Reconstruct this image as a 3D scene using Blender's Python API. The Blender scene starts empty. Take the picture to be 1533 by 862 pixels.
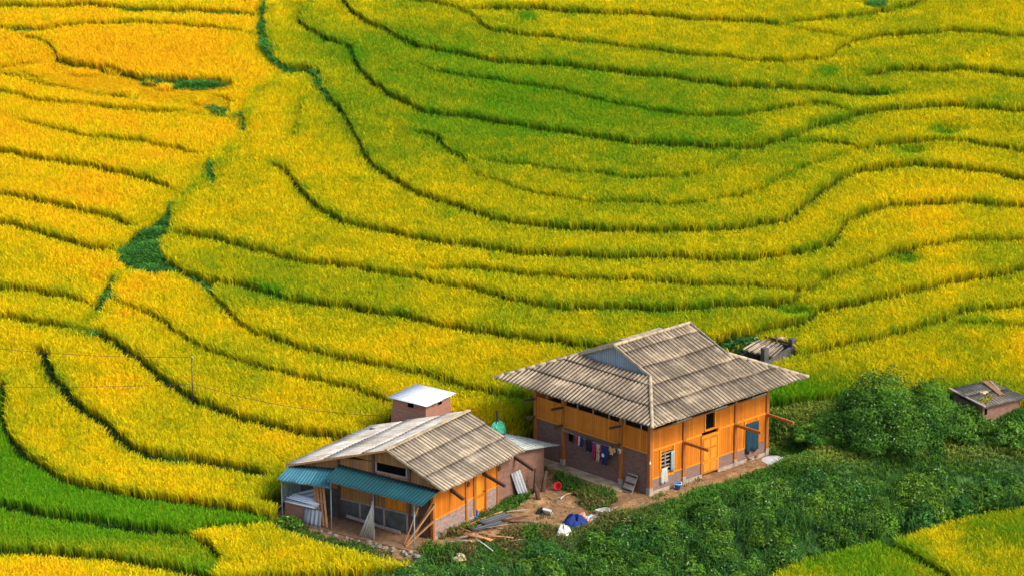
import bpy, math, random
import numpy as np
random.seed(7)
rng = np.random.default_rng(11)
SC = bpy.context.scene
COL = SC.collection

# ---------------------------------------------------------------- camera, sky, sun, exposure
PITCH = math.radians(16.0)
CAM = np.array([-6.20045507, -122.92047417, 44.86770984])
cd = bpy.data.cameras.new('camera'); cam = bpy.data.objects.new('camera', cd); COL.objects.link(cam)
cam.location = CAM; cam.rotation_euler = (math.pi/2 - PITCH, 0, 0)
cd.sensor_width = 36; cd.angle = math.radians(20.0); cd.clip_start = 1; cd.clip_end = 3000
SC.camera = cam
SUN_EL, SUN_AZ = math.radians(44), math.radians(122)      # azimuth clockwise from +Y
w = bpy.data.worlds.new('World'); SC.world = w; w.use_nodes = True
nt = w.node_tree; sky = nt.nodes.new('ShaderNodeTexSky'); sky.sky_type = 'NISHITA'; sky.sun_disc = False
sky.sun_elevation = SUN_EL; sky.sun_rotation = SUN_AZ; sky.dust_density = 3.0; sky.air_density = 1.0
nt.links.new(sky.outputs[0], nt.nodes['Background'].inputs[0]); nt.nodes['Background'].inputs[1].default_value = 0.15
sl = bpy.data.lights.new('sun', 'SUN'); so = bpy.data.objects.new('sun', sl); COL.objects.link(so)
sl.energy = 1.35; sl.angle = math.radians(14); sl.color = (1.0, 0.93, 0.8)
so.rotation_euler = (math.pi/2 - SUN_EL, 0, math.pi - SUN_AZ)
SC.view_settings.view_transform = 'Standard'; SC.view_settings.look = 'None'
SC.view_settings.gamma = 1; SC.view_settings.exposure = 1.25
try: SC.view_settings.use_curve_mapping = False
except Exception: pass

# ---------------------------------------------------------------- survey: photo pixels -> places on the hillside
FPX = 766.5/math.tan(math.radians(10))
FW = np.array([0, math.cos(PITCH), -math.sin(PITCH)]); UP = np.array([0, math.sin(PITCH), math.cos(PITCH)])
def ray(u, v): return FW + np.array([(u-766.5)/FPX, 0, 0]) - (v-431)/FPX*UP
def at(u, v, z=0.0):
    d = ray(u, v); return CAM + (z-CAM[2])/d[2]*d
def project(P):
    q = np.asarray(P, float) - CAM; zz = q@FW
    return np.stack([766.5+FPX*q[..., 0]/zz, 431-FPX*(q@UP)/zz], -1)
def onplane(u, v, p0, n):
    d = ray(u, v); return CAM + ((p0-CAM)@n)/(d@n)*d

# ---------------------------------------------------------------- numpy helpers
def smooth(x, a, b):
    t = np.clip((x-a)/(b-a), 0, 1); return t*t*(3-2*t)
def hash2(i, j, s):
    n = (i*374761393 + j*668265263 + s*1274126177) & 0x7fffffff
    n = ((n ^ (n >> 13))*1274126177) & 0x7fffffff
    return ((n ^ (n >> 16)) & 0xffff)/65535.0
def vnoise(x, y, sc, s=0):
    x = np.asarray(x)/sc; y = np.asarray(y)/sc
    i = np.floor(x).astype(np.int64); j = np.floor(y).astype(np.int64); fx = x-i; fy = y-j
    fx = fx*fx*(3-2*fx); fy = fy*fy*(3-2*fy)
    return ((hash2(i, j, s)*(1-fx)+hash2(i+1, j, s)*fx)*(1-fy) + (hash2(i, j+1, s)*(1-fx)+hash2(i+1, j+1, s)*fx)*fy)
def inpoly(x, y, poly):
    c = np.zeros(np.shape(x), bool); n = len(poly); j = n-1
    for i in range(n):
        xi, yi = poly[i]; xj, yj = poly[j]
        if yi != yj:
            c ^= ((yi > y) != (yj > y)) & (x < (xj-xi)*(y-yi)/(yj-yi)+xi)
        j = i
    return c
def catmull(P, n=4):
    P = np.asarray(P, float)
    if len(P) < 3: return P
    Q = np.vstack([2*P[0]-P[1], P, 2*P[-1]-P[-2]]); out = []
    for i in range(1, len(Q)-2):
        p0, p1, p2, p3 = Q[i-1:i+3]
        for k in range(n):
            t = k/n
            out.append(.5*((2*p1)+(-p0+p2)*t+(2*p0-5*p1+4*p2-p3)*t*t+(-p0+3*p1-3*p2+p3)*t**3))
    out.append(P[-1]); return np.array(out)
def poly_dist(x, y, P):
    """distance, signed side (left positive) and arc position to an open polyline"""
    D = np.full(x.shape, 1e9); S = np.zeros(x.shape); A = np.zeros(x.shape); acc = 0.0
    for a, b in zip(P[:-1], P[1:]):
        d = b-a; L = math.hypot(*d)
        if L < 1e-6: continue
        t = np.clip(((x-a[0])*d[0]+(y-a[1])*d[1])/(L*L), 0, 1)
        dx = x-a[0]-t*d[0]; dy = y-a[1]-t*d[1]; q = dx*dx+dy*dy; m = q < D
        D = np.where(m, q, D); S = np.where(m, d[0]*dy-d[1]*dx, S); A = np.where(m, acc+t*L, A); acc += L
    return np.sqrt(D), np.sign(S), A, acc

# house frames
AX = math.radians(44.0); BX = np.array([math.cos(AX), math.sin(AX), 0]); BY = np.array([-math.sin(AX), math.cos(AX), 0])
ZS = -0.3; S0 = at(648.6, 807, ZS); A2 = math.radians(57.0)
SX = np.array([math.cos(A2), math.sin(A2), 0]); SY = np.array([-math.sin(A2), math.cos(A2), 0])
def bw(a, b, z=0.0): return a*BX + b*BY + np.array([0, 0, z])
def sw(a, b, z=0.0): return S0 + a*SX + b*SY + np.array([0, 0, z])

# ---------------------------------------------------------------- terrain
YARD_PX = [(650, 815), (700, 800), (790, 720), (810, 690), (930, 735), (975, 742), (1150, 685), (1195, 690), (1150, 706), (1050, 738), (975, 768), (900, 778), (840, 795), (760, 800), (700, 822)]
YARD = [at(u, v, -.2)[:2] for u, v in YARD_PX]
BANK = catmull([at(u, v, -1.)[:2] for u, v in [(560, 905), (700, 868), (850, 845), (1000, 818), (1150, 785), (1300, 742), (1420, 728), (1560, 722), (1750, 715)]], 3)
def rect_sd(x, y, O, ex, ey, a0, a1, b0, b1):
    a = (x-O[0])*ex[0]+(y-O[1])*ex[1]; b = (x-O[0])*ey[0]+(y-O[1])*ey[1]
    dx = np.maximum(a0-a, a-a1); dy = np.maximum(b0-b, b-b1)
    return np.where((dx > 0) | (dy > 0), np.hypot(np.maximum(dx, 0), np.maximum(dy, 0)), np.maximum(dx, dy))
def base(x, y):
    x = np.asarray(x, float); y = np.asarray(y, float)
    s = (y-3.5)/2.2
    z = .085*y + .125*2.2*np.where(s > 30, s, np.log1p(np.exp(np.minimum(s, 30)))) - .05
    z = z + .35*(vnoise(x, y, 14, 5)-.5)*smooth(np.hypot(x+2, y), 14, 24)
    z = np.where(y > 90, z + (y-90)*.10, z)
    D, S, A, L = poly_dist(x.ravel(), y.ravel(), BANK); D = D.reshape(x.shape); S = S.reshape(x.shape)
    sd = -D*S                                            # positive on the near, lower side
    z = z - 2.1*smooth(sd, -1.6, 2.6)*smooth(x, -9, -1)
    D, S, A, L = poly_dist(x.ravel(), y.ravel(), np.array(YARD+[YARD[0]])); D = D.reshape(x.shape)
    ins = inpoly(x, y, YARD); wy = 1-smooth(np.where(ins, 0, D), 0, 1.2)
    z = z*(1-wy) - .2*wy
    ws = 1-smooth(rect_sd(x, y, S0, SX, SY, -1.6, 9.6, -.5, 7.6), .05, .3); z = z*(1-ws) + (ZS-.06)*ws
    wb = 1-smooth(rect_sd(x, y, np.zeros(3), BX, BY, -.9, 8.6, -1.1, 8.3), 0, 1.0); z = z*(1-wb) - .06*wb
    return z
def gp(u, v, h=0.0):
    """point on the hillside (h above it) seen at a photo pixel"""
    d = ray(u, v); t = np.linspace(90, 330, 481)
    P = CAM + t[:, None]*d; f = P[:, 2]-base(P[:, 0], P[:, 1])-h
    k = np.argmax(f < 0) or len(t)-1
    tt = t[k-1]+(t[k]-t[k-1])*f[k-1]/(f[k-1]-f[k]); return CAM+tt*d

CANOPY = 0.6
# bund lines of the terraces: strength, photo polyline (left to right, uphill on the left hand)
LINES = [
 (1.0, [(463,0),(447,30),(470,46),(500,62),(525,68)]),
 (1.9, [(394,0),(394,20),(391,50),(401,80),(428,102),(465,104),(481,127)]),
 (1.0, [(481,127),(501,154),(512,165),(532,200),(555,240),(589,267),(629,288),(672,303),(726,321),(759,331),(813,336),(846,340),(946,343),(1023,344),(1105,338),(1165,331),(1195,315),(1230,286),(1262,264),(1305,252),(1355,247),(1405,247),(1489,257),(1533,267),(1600,275)]),
 (1.0, [(512,64),(525,70),(530,85),(547,112),(575,135),(605,152),(640,167),(700,174),(780,187),(860,199),(950,211),(1022,216),(1090,219),(1120,221),(1160,211),(1192,203),(1215,190),(1250,182),(1285,170),(1345,162),(1405,157),(1470,159),(1533,166),(1600,172)]),
 (1.0, [(505,-20),(515,0),(535,22),(575,43),(620,65),(660,75),(740,89),(830,96),(920,105),(1022,117),(1090,126),(1150,130),(1235,133),(1265,138),(1315,136),(1332,138)]),
 (.55, [(630,97),(680,110),(760,122),(820,131),(890,146),(940,157),(1022,170),(1100,172),(1155,162),(1210,155),(1240,155),(1262,164),(1285,170)]),
 (.7, [(600,-8),(660,5),(695,15),(712,24),(730,40),(760,48),(850,57),(940,69),(1022,78),(1085,85),(1150,90),(1225,88),(1245,82),(1258,71),(1278,61),(1330,52),(1390,48),(1460,47),(1533,52),(1600,55)]),
 (1.0, [(697,13),(775,11),(860,16),(950,20),(1022,25),(1100,30),(1178,36)]),
 (.6, [(1178,36),(1195,32),(1255,26),(1305,20),(1335,13),(1385,0),(1410,-10)]),
 (.3, [(1180,38),(1230,48),(1278,59)]),
 (1.0, [(1293,113),(1325,107),(1365,103),(1440,103),(1500,108),(1533,114),(1600,120)]),
 (.75, [(1188,210),(1230,211),(1290,219),(1305,218),(1365,210),(1410,208),(1465,213),(1533,226),(1600,235)]),
 (.28, [(715,238),(780,245),(840,254),(900,258),(940,264),(1022,263),(1055,257),(1090,240),(1120,222)]),
 (.25, [(700,254),(740,268),(790,285),(830,293),(880,300),(950,302),(1021,304),(1085,296),(1135,283),(1180,260),(1240,237),(1290,222)]),
 (.7, [(618,195),(650,202),(665,215),(680,228),(692,234),(695,246)]),
 (.5, [(455,145),(447,180),(438,205)]),
 (.95, [(408,242),(432,257),(445,275),(455,288),(475,308),(500,322),(515,330),(570,343),(640,357),(720,369),(780,376),(850,381),(950,383),(1022,384),(1110,386),(1165,381),(1215,372),(1245,362),(1260,340),(1275,326),(1310,312),(1370,304),(1440,301),(1533,308),(1600,312)]),
 (.9, [(255,344),(300,351),(340,360),(395,375),(440,387),(512,396),(560,404),(615,412),(660,421),(710,430),(760,444),(820,458),(860,459),(940,460),(1022,460),(1100,455),(1165,451),(1190,446),(1200,436)]),
 (.65, [(625,402),(700,400),(735,402),(800,410),(880,415),(960,418),(1022,422),(1100,426),(1160,428),(1195,434),(1222,428),(1233,415),(1260,407),(1295,396),(1325,383),(1345,374),(1400,364),(1460,357),(1533,357),(1600,358)]),
 (1.0, [(1060,508),(1080,506),(1115,500),(1150,491),(1185,484),(1210,478),(1217,470),(1225,464),(1260,456),(1320,444),(1380,430),(1440,418),(1500,408),(1533,402),(1600,392)]),
 (.75, [(1190,531),(1250,518),(1310,504),(1370,491),(1415,476),(1440,466),(1490,460),(1533,455),(1600,448)]),
 (.35, [(1420,478),(1470,481),(1533,486),(1600,490)]),
 (1.0, [(240,370),(248,388),(285,410),(320,420),(365,425),(400,436),(440,447),(512,456),(560,465),(610,472),(660,484),(720,494),(780,503),(840,510),(890,517),(960,522)]),
 (.8, [(300,420),(312,432),(330,452),(350,472),(370,488),(410,505),(450,518),(512,534),(580,546),(640,560),(690,574),(735,585),(800,594)]),
 (.75, [(170,445),(205,460),(240,475),(265,495),(300,515),(345,533),(400,549),(460,563),(512,575),(560,590),(600,602)]),
 (1.4, [(125,492),(150,498),(180,515),(215,540),(240,562),(260,574),(290,595),(320,608),(360,622),(410,635),(460,645),(512,653),(560,662)]),
 (1.9, [(50,518),(65,525),(70,545),(90,575),(105,590),(125,612),(160,632),(180,655),(210,672),(250,683),(300,687),(350,697),(410,708)]),
 (1.1, [(4,560),(5,590),(5,620),(15,650),(35,675),(65,695),(100,715),(150,728),(200,737),(260,745),(310,751),(360,760),(395,768),(418,776)]),
 (1.4, [(-60,745),(0,752),(50,762),(110,772),(170,781),(240,790),(287,797)]),
 (.8, [(287,797),(300,790),(330,783),(390,778),(415,782)]),
 (.8, [(287,797),(305,808),(322,820),(328,838),(320,852)]),
 (1.4, [(-60,816),(0,822),(60,824),(130,829),(190,836),(250,848),(300,858),(360,880)]),
 (1.0, [(-60,220),(0,225),(45,233),(90,241),(150,249),(200,261),(240,273),(268,285)]),
 (.6, [(25,175),(70,188),(120,200),(190,208),(250,218),(310,230)]),
 (.6, [(-60,130),(0,135),(50,146),(100,153),(190,161),(270,166),(350,176)]),
 (.9, [(-60,100),(0,105),(45,117),(90,127),(130,133),(165,139),(200,145)]),
 (1.0, [(-60,4),(0,7),(60,8),(130,6),(190,12),(240,14),(330,16),(390,20)]),
 (.5, [(345,-3),(385,2)]),
 (.6, [(-60,36),(0,40),(40,43),(75,42),(120,34),(200,33),(280,36),(330,41),(385,49)]),
 (.7, [(30,48),(65,60),(82,72),(90,87),(125,95),(170,102),(210,112),(290,118),(350,119)]),
 (1.0, [(-60,282),(0,289),(40,294),(80,303),(120,312),(160,322),(190,333),(205,340)]),
 (1.0, [(-60,322),(0,332),(50,342),(90,356),(130,367),(178,373)]),
 (.9, [(-60,428),(0,430),(40,432),(90,440),(130,449),(142,456)]),
 (1.0, [(-60,466),(0,471),(40,477),(80,484),(118,491)]),
 (.8, [(372,150),(362,165),(366,185),(367,200)]),
 (.7, [(316,236),(315,252),(316,266)]),
 (.9, [(286,284),(262,300),(252,318),(247,340)]),
 (.9, [(174,410),(160,440),(146,464)]),
 (.5, [(759,333),(757,346)]), (.4, [(734,372),(740,385),(739,396)]),
 (.9, [(1300,800),(1343,817),(1378,835),(1414,857),(1440,880)]),
]
WL = []
for s, P in LINES:
    px = catmull(P, 4)
    if len(px) > 8:
        px = px + np.c_[np.zeros(len(px)), np.array([1.1*math.sin(i*1.9+s*7)+.8*math.sin(i*.83) for i in range(len(px))])]
    W = np.array([gp(u, v, CANOPY)[:2] for u, v in px]); WL.append((s, W))
def line_field(x, y, R=1.9):
    """raise just above each bund, lower just below it; also the bare gap (distance minus half width)"""
    up = np.zeros(x.shape); dn = np.zeros(x.shape); gap = np.full(x.shape, 9.0); upd = np.full(x.shape, 9.0)
    for s, W in WL:
        lo = W.min(0)-R; hi = W.max(0)+R
        m = np.where((x > lo[0]) & (x < hi[0]) & (y > lo[1]) & (y < hi[1]))[0]
        if not len(m): continue
        D, S, A, L = poly_dist(x[m], y[m], W); a = .12+.20*min(s, 1.3)
        tp = np.minimum(np.minimum(A, L-A)/.9, 1)*.85+.15
        f = a/2*tp*np.clip(1-D/R, 0, 1); f = np.where(D < .06, f*D/.06, f)
        up[m] = np.maximum(up[m], np.where(S > 0, f, 0)); dn[m] = np.maximum(dn[m], np.where(S < 0, f, 0))
        hw = (.055+.11*s)*np.minimum(1, .25+tp)
        gap[m] = np.minimum(gap[m], D-hw); upd[m] = np.minimum(upd[m], np.where(S > 0, D, 9))
    return up-dn, gap, upd
def ground(x, y):
    x = np.atleast_1d(np.asarray(x, float)); y = np.atleast_1d(np.asarray(y, float))
    return base(x, y) + line_field(x, y)[0]

# px regions
GULLY = [(250,310),(262,298),(258,335),(240,365),(250,388),(300,412),(318,426),(300,430),(265,408),(225,412),(190,402),(172,380),(172,372),(208,345),(235,328)]
GULLYS = [[(389,-20),(401,-20),(399,45),(410,80),(432,97),(470,98),(486,128),(500,152),(490,154),(473,128),(462,108),(425,108),(400,92),(387,55)],[(185,8),(230,10),(330,14),(392,15),(394,25),(300,22),(190,20)],[(208,111),(250,113),(312,122),(345,124),(300,130),(255,127),(215,121)],[(125,131),(170,138),(206,147),(190,150),(150,142)],[(308,152),(330,153),(345,160),(366,168),(370,203),(362,203),(355,172),(325,166)],[(10,40),(45,39),(75,43),(60,49),(20,47)],[(310,232),(320,238),(326,272),(308,275)],[(168,408),(176,412),(163,448),(150,468),(136,466)],[(108,488),(140,490),(146,497),(115,498)],[(1298,-10),(1320,-10),(1322,10),(1305,8)],[(250,682),(272,684),(268,693),(255,694)],[(1070,512),(1130,498),(1140,506),(1100,522),(1070,530)],[(300,410),(325,428),(318,440),(296,428)]]
NORICE = [(405,785),(470,810),(560,832),(615,843),(600,848),(540,850),(450,853),(340,857),(330,905),(1125,910),(1160,862),(1200,838),(1300,815),(1345,806),(1400,788),(1450,774),(1540,758),(1640,750),(1640,602),(1533,598),(1440,588),(1330,580),(1260,586),(1150,596),(1090,600),(800,650),(700,670),(425,742),(412,760)]
YOUNG = [(-80,560),(0,575),(8,640),(35,675),(65,695),(150,728),(260,745),(360,760),(418,776),(330,783),(287,797),(322,820),(328,838),(318,858),(290,862),(190,838),(60,826),(-80,818)]
LEFTHILL = [(-200,-60),(394,-60),(394,20),(391,50),(428,102),(372,140),(367,205),(315,250),(262,300),(180,390),(145,465),(110,495),(50,520),(-200,522)]
LOWER = [(1100,900),(1160,862),(1200,838),(1300,815),(1450,770),(1700,730),(1700,900)]
DIRT = [(640,812),(690,800),(740,778),(790,748),(808,715),(822,702),(850,722),(900,745),(930,742),(975,746),(1150,683),(1182,690),(1150,702),(1045,738),(962,764),(905,775),(880,790),(845,790),(800,785),(760,796),(705,812),(660,822)]
GRASSY = [[(828,712),(850,716),(905,738),(922,752),(900,758),(862,742),(835,730)], [(862,752),(880,748),(915,755),(912,762),(885,764)], [(650,800),(690,780),(745,752),(770,742),(765,748),(735,764),(695,786),(660,806)]]

def mesh_from(name, co, faces_idx, loops_per, mat, cols=None, parent=None, uv=None):
    me = bpy.data.meshes.new(name)
    nf = len(loops_per); me.vertices.add(len(co)); me.vertices.foreach_set('co', np.asarray(co, np.float32).ravel())
    me.loops.add(len(faces_idx)); me.loops.foreach_set('vertex_index', np.asarray(faces_idx, np.int32))
    me.polygons.add(nf); st = np.zeros(nf, np.int32); st[1:] = np.cumsum(loops_per)[:-1]
    me.polygons.foreach_set('loop_start', st)
    try: me.polygons.foreach_set('loop_total', np.asarray(loops_per, np.int32))
    except Exception: pass
    if cols is not None:
        a = me.attributes.new('Col', 'FLOAT_COLOR', 'POINT')
        c = np.ones((len(co), 4), np.float32); c[:, :3] = cols; a.data.foreach_set('color', c.ravel())
    me.update(calc_edges=True); me.materials.append(mat)
    o = bpy.data.objects.new(name, me); COL.objects.link(o)
    if parent: o.parent = parent
    return o

# ---------------------------------------------------------------- materials
class NT:
    def __init__(s, name, rough=.8):
        s.m = bpy.data.materials.new(name); s.m.use_nodes = True; s.t = s.m.node_tree; s.b = s.t.nodes['Principled BSDF']
        s.b.inputs['Roughness'].default_value = rough
        if 'Specular IOR Level' in s.b.inputs: s.b.inputs['Specular IOR Level'].default_value = .3
    def n(s, typ, ins=None, **kw):
        nd = s.t.nodes.new(typ)
        for k, v in kw.items(): setattr(nd, k, v)
        for k, v in (ins or {}).items():
            if hasattr(v, 'is_output') or isinstance(v, bpy.types.NodeSocket): s.t.links.new(v, nd.inputs[k])
            else: nd.inputs[k].default_value = v
        return nd
    def math(s, op, a, b=0.0, c=0.0):
        nd = s.t.nodes.new('ShaderNodeMath'); nd.operation = op
        for i, v in enumerate((a, b, c)):
            if isinstance(v, bpy.types.NodeSocket): s.t.links.new(v, nd.inputs[i])
            else: nd.inputs[i].default_value = v
        return nd.outputs[0]
    def mix(s, f, a, b, mode='MIX'):
        nd = s.t.nodes.new('ShaderNodeMix'); nd.data_type = 'RGBA'; nd.blend_type = mode
        for i, v in ((0, f), (6, a), (7, b)):
            if isinstance(v, bpy.types.NodeSocket): s.t.links.new(v, nd.inputs[i])
            else: nd.inputs[i].default_value = v if i == 0 else (*v, 1)
        return nd.outputs[2]
    def noise(s, vec, scale, detail=4, rough=.6):
        return s.n('ShaderNodeTexNoise', {'Vector': vec, 'Scale': scale, 'Detail': detail, 'Roughness': rough}).outputs[0]
    def ramp(s, f, a, b, lo=.35, hi=.65):
        nd = s.t.nodes.new('ShaderNodeMapRange'); nd.inputs[1].default_value = lo; nd.inputs[2].default_value = hi
        s.t.links.new(f, nd.inputs[0]); return s.mix(nd.outputs[0], a, b)
    def obj(s): return s.n('ShaderNodeTexCoord').outputs['Object']
    def uv(s): return s.n('ShaderNodeTexCoord').outputs['UV']
    def color(s, c): s.t.links.new(c, s.b.inputs['Base Color'])
    def bump(s, h, d=.02, st=.6):
        nd = s.n('ShaderNodeBump', {'Height': h, 'Distance': d, 'Strength': st}); s.t.links.new(nd.outputs[0], s.b.inputs['Normal'])

def plain(name, c, c2=None, scale=6, rough=.8, metal=0):
    k = NT(name, rough); c2 = c2 or tuple(x*.6 for x in c)
    k.color(k.ramp(k.noise(k.obj(), scale, 5), c2, c, .3, .62)); k.b.inputs['Metallic'].default_value = metal
    return k.m
def wood(name, c, c2, axis=0, pitch=.14, rough=.6):
    """vertical boards: axis is the local direction the boards are laid side by side"""
    k = NT(name, rough); v = k.obj(); sp = k.n('ShaderNodeSeparateXYZ', {0: v}); a = sp.outputs[axis]
    idx = k.math('FLOOR', k.math('DIVIDE', a, pitch)); wn = k.n('ShaderNodeTexWhiteNoise', {'W': idx}, noise_dimensions='1D').outputs[0]
    fr = k.math('FRACT', k.math('DIVIDE', a, pitch)); gap = k.math('LESS_THAN', fr, .09)
    st = k.n('ShaderNodeMapping', {'Vector': v, 'Scale': (9, 9, 1.1)}).outputs[0]
    gr = k.noise(st, 2.2, 6, .65); base_c = k.mix(gr, c2, c)
    base_c = k.mix(k.math('MULTIPLY', wn, .62), base_c, tuple(x*.62 for x in c2))
    big = k.noise(v, 1.1, 5, .65); base_c = k.mix(k.n('ShaderNodeMapRange', {0: big, 1: .5, 2: .75, 3: 0., 4: .6}).outputs[0], base_c, tuple(x*.5 for x in c2))
    kn = k.n('ShaderNodeTexVoronoi', {'Vector': v, 'Scale': 2.6}).outputs['Distance']; base_c = k.mix(k.n('ShaderNodeMapRange', {0: kn, 1: .10, 2: .03, 3: 0., 4: .8}).outputs[0], base_c, tuple(x*.3 for x in c2))
    mud = k.n('ShaderNodeMapRange', {0: k.math('ADD', sp.outputs[2], k.math('MULTIPLY', big, 1.2)), 1: 1.35, 2: .75, 3: 0., 4: .5}).outputs[0]; base_c = k.mix(mud, base_c, (.20, .11, .05)); base_c = k.mix(k.math('MULTIPLY', k.n('ShaderNodeObjectInfo').outputs['Random'], .4), base_c, c2)
    k.color(k.mix(k.math('MULTIPLY', gap, .75), base_c, tuple(x*.25 for x in c2))); k.bump(k.math('SUBTRACT', gr, gap), .012, .5); return k.m
def solidwood(name, c, c2):
    k = NT(name, .65); st = k.n('ShaderNodeMapping', {'Vector': k.obj(), 'Scale': (5, 5, .8)}).outputs[0]
    k.color(k.ramp(k.noise(st, 3, 6), c2, c, .3, .65)); return k.m
def brick(name, c1, c2, mortar, axis=0, size=1.0):
    k = NT(name, .9); v = k.obj(); sp = k.n('ShaderNodeSeparateXYZ', {0: v})
    cv = k.n('ShaderNodeCombineXYZ', {0: sp.outputs[axis], 1: sp.outputs[2]}).outputs[0]
    b = k.n('ShaderNodeTexBrick', {'Vector': cv, 'Color1': (*c1, 1), 'Color2': (*c2, 1), 'Mortar': (*mortar, 1), 'Scale': 1.0/size, 'Mortar Size': .012, 'Bias': 0.0, 'Brick Width': .24, 'Row Height': .085})
    n = k.noise(v, 1.6, 6, .7); c = k.mix(k.math('MULTIPLY', n, .55), b.outputs[0], mortar)
    n2 = k.noise(v, 11, 3, .7); c = k.mix(k.n('ShaderNodeMapRange', {0: n2, 1: .58, 2: .7, 3: 0., 4: .55}).outputs[0], c, tuple(x*.45 for x in c2))
    k.color(c); k.bump(b.outputs[1], .01, -.6); return k.m
def corrug(name, c, c2, dirt, pitch=.28, sheet=.92, row=1.55, rough=.85, stain=.5, metal=0):  # dirt: stain and seam tone, also the painted shade in the grooves
    """corrugated sheeting; uv = metres along the eave, metres up the slope"""
    k = NT(name, rough); k.b.inputs['Metallic'].default_value = metal
    sp = k.n('ShaderNodeSeparateXYZ', {0: k.uv()}); s_, t_ = sp.outputs[0], sp.outputs[1]
    i = k.math('FLOOR', k.math('DIVIDE', s_, sheet)); j = k.math('FLOOR', k.math('DIVIDE', t_, row))
    wn = k.n('ShaderNodeTexWhiteNoise', {'Vector': k.n('ShaderNodeCombineXYZ', {0: i, 1: j}).outputs[0]}, noise_dimensions='2D').outputs[0]
    col = k.mix(wn, c2, c)
    sv = k.n('ShaderNodeCombineXYZ', {0: k.math('MULTIPLY', s_, 2.6), 1: k.math('MULTIPLY', t_, .5)}).outputs[0]
    n1 = k.noise(sv, 1.7, 7, .72); col = k.mix(k.n('ShaderNodeMapRange', {0: n1, 1: .42, 2: .7, 3: 0., 4: stain}).outputs[0], col, dirt)
    n2 = k.noise(k.uv(), 7, 5, .75); col = k.mix(k.n('ShaderNodeMapRange', {0: n2, 1: .35, 2: .75, 3: 0., 4: .5}).outputs[0], col, tuple(min(1, x*1.25) for x in c))
    val = k.math('SINE', k.math('MULTIPLY', s_, 2*math.pi/pitch))                      # groove shade put into the colour of the troughs, in the stain tone
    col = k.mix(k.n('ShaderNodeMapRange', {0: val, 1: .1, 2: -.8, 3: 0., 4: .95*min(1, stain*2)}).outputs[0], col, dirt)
    fr = k.math('FRACT', k.math('DIVIDE', t_, row)); fs = k.math('FRACT', k.math('DIVIDE', s_, sheet)); seam = k.math('MAXIMUM', k.math('LESS_THAN', fr, .045), k.math('MULTIPLY', k.math('LESS_THAN', fs, .07), .8)); col = k.mix(k.math('MULTIPLY', seam, .55*min(1, stain*2)), col, dirt)
    n3 = k.noise(k.uv(), .55, 4, .6); col = k.mix(k.n('ShaderNodeMapRange', {0: n3, 1: .48, 2: .68, 3: 0., 4: stain*.9}).outputs[0], col, tuple(x*1.6+.01 for x in dirt))
    n4 = k.noise(k.n('ShaderNodeMapping', {'Vector': k.uv(), 'Location': (7, 3, 0)}).outputs[0], .8, 5, .65); col = k.mix(k.n('ShaderNodeMapRange', {0: n4, 1: .54, 2: .7, 3: 0., 4: .5}).outputs[0], col, tuple(min(.8, x*1.35) for x in c))
    k.color(col); return k.m
def leafmat(name, transl=.35):
    k = NT(name, .6); at_ = k.n('ShaderNodeAttribute', attribute_name='Col').outputs['Color']
    d = k.n('ShaderNodeBsdfDiffuse', {'Color': at_}); tr = k.n('ShaderNodeBsdfTranslucent', {'Color': at_})
    mx = k.n('ShaderNodeMixShader', {0: transl}); k.t.links.new(d.outputs[0], mx.inputs[1]); k.t.links.new(tr.outputs[0], mx.inputs[2])
    out = [n for n in k.t.nodes if n.type == 'OUTPUT_MATERIAL'][0]; k.t.links.new(mx.outputs[0], out.inputs[0]); return k.m
M = {}
M['leaf'] = leafmat('foliage'); M['rice'] = leafmat('rice_straw', .3)
M['wood_x'] = wood('varnished_boards', (.62, .20, .007), (.44, .12, .005), 0)
M['wood_y'] = wood('varnished_boards_side', (.70, .235, .008), (.48, .135, .006), 1)
M['oldwood'] = wood('weathered_boards', (.42, .20, .06), (.22, .10, .035), 1, .17)
M['post'] = solidwood('stained_post', (.36, .12, .02), (.20, .06, .014))
M['rail'] = solidwood('varnished_rail', (.66, .235, .01), (.48, .15, .008))
M['darkwood'] = solidwood('dark_timber', (.09, .05, .03), (.035, .022, .016))
M['plank'] = solidwood('raw_plank', (.46, .22, .08), (.27, .12, .05))
M['greywood'] = solidwood('grey_driftwood', (.30, .24, .19), (.15, .11, .09))
M['pale'] = solidwood('pale_pole', (.52, .48, .40), (.32, .28, .22))
M['brick_x'] = brick('brick_wall', (.20, .092, .07), (.115, .058, .048), (.20, .145, .115), 0)
M['brick_y'] = brick('brick_wall_side', (.21, .085, .06), (.10, .045, .036), (.15, .10, .075), 1)
M['render_x'] = plain('patchy_render', (.29, .20, .165), (.14, .09, .08), 6)
M['redbrick_x'] = brick('red_brick', (.36, .11, .06), (.20, .07, .045), (.26, .16, .11), 0)
M['redbrick_y'] = brick('red_brick_side', (.36, .11, .06), (.20, .07, .045), (.26, .16, .11), 1)
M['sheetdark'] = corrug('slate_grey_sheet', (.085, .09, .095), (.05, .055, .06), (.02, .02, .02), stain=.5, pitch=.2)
M['oldbrick_x'] = brick('old_brick', (.26, .10, .06), (.12, .05, .035), (.16, .11, .08), 0)
M['oldbrick_y'] = brick('old_brick_side', (.22, .09, .055), (.10, .045, .03), (.14, .1, .07), 1)
M['concrete'] = plain('concrete', (.36, .29, .22), (.21, .16, .115), 3)
M['darkconc'] = plain('mossy_concrete', (.085, .08, .072), (.035, .036, .034), 3)
M['dark'] = plain('dark_interior', (.006, .006, .006), (.003, .003, .003), 3, 1); M['dark'].node_tree.nodes['Principled BSDF'].inputs['Specular IOR Level'].default_value = 0
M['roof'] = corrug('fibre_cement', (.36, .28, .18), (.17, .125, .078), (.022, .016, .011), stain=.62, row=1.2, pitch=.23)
M['roof2'] = corrug('fibre_cement_small', (.37, .30, .20), (.22, .172, .115), (.026, .02, .014), row=1.12, pitch=.23)
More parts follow.
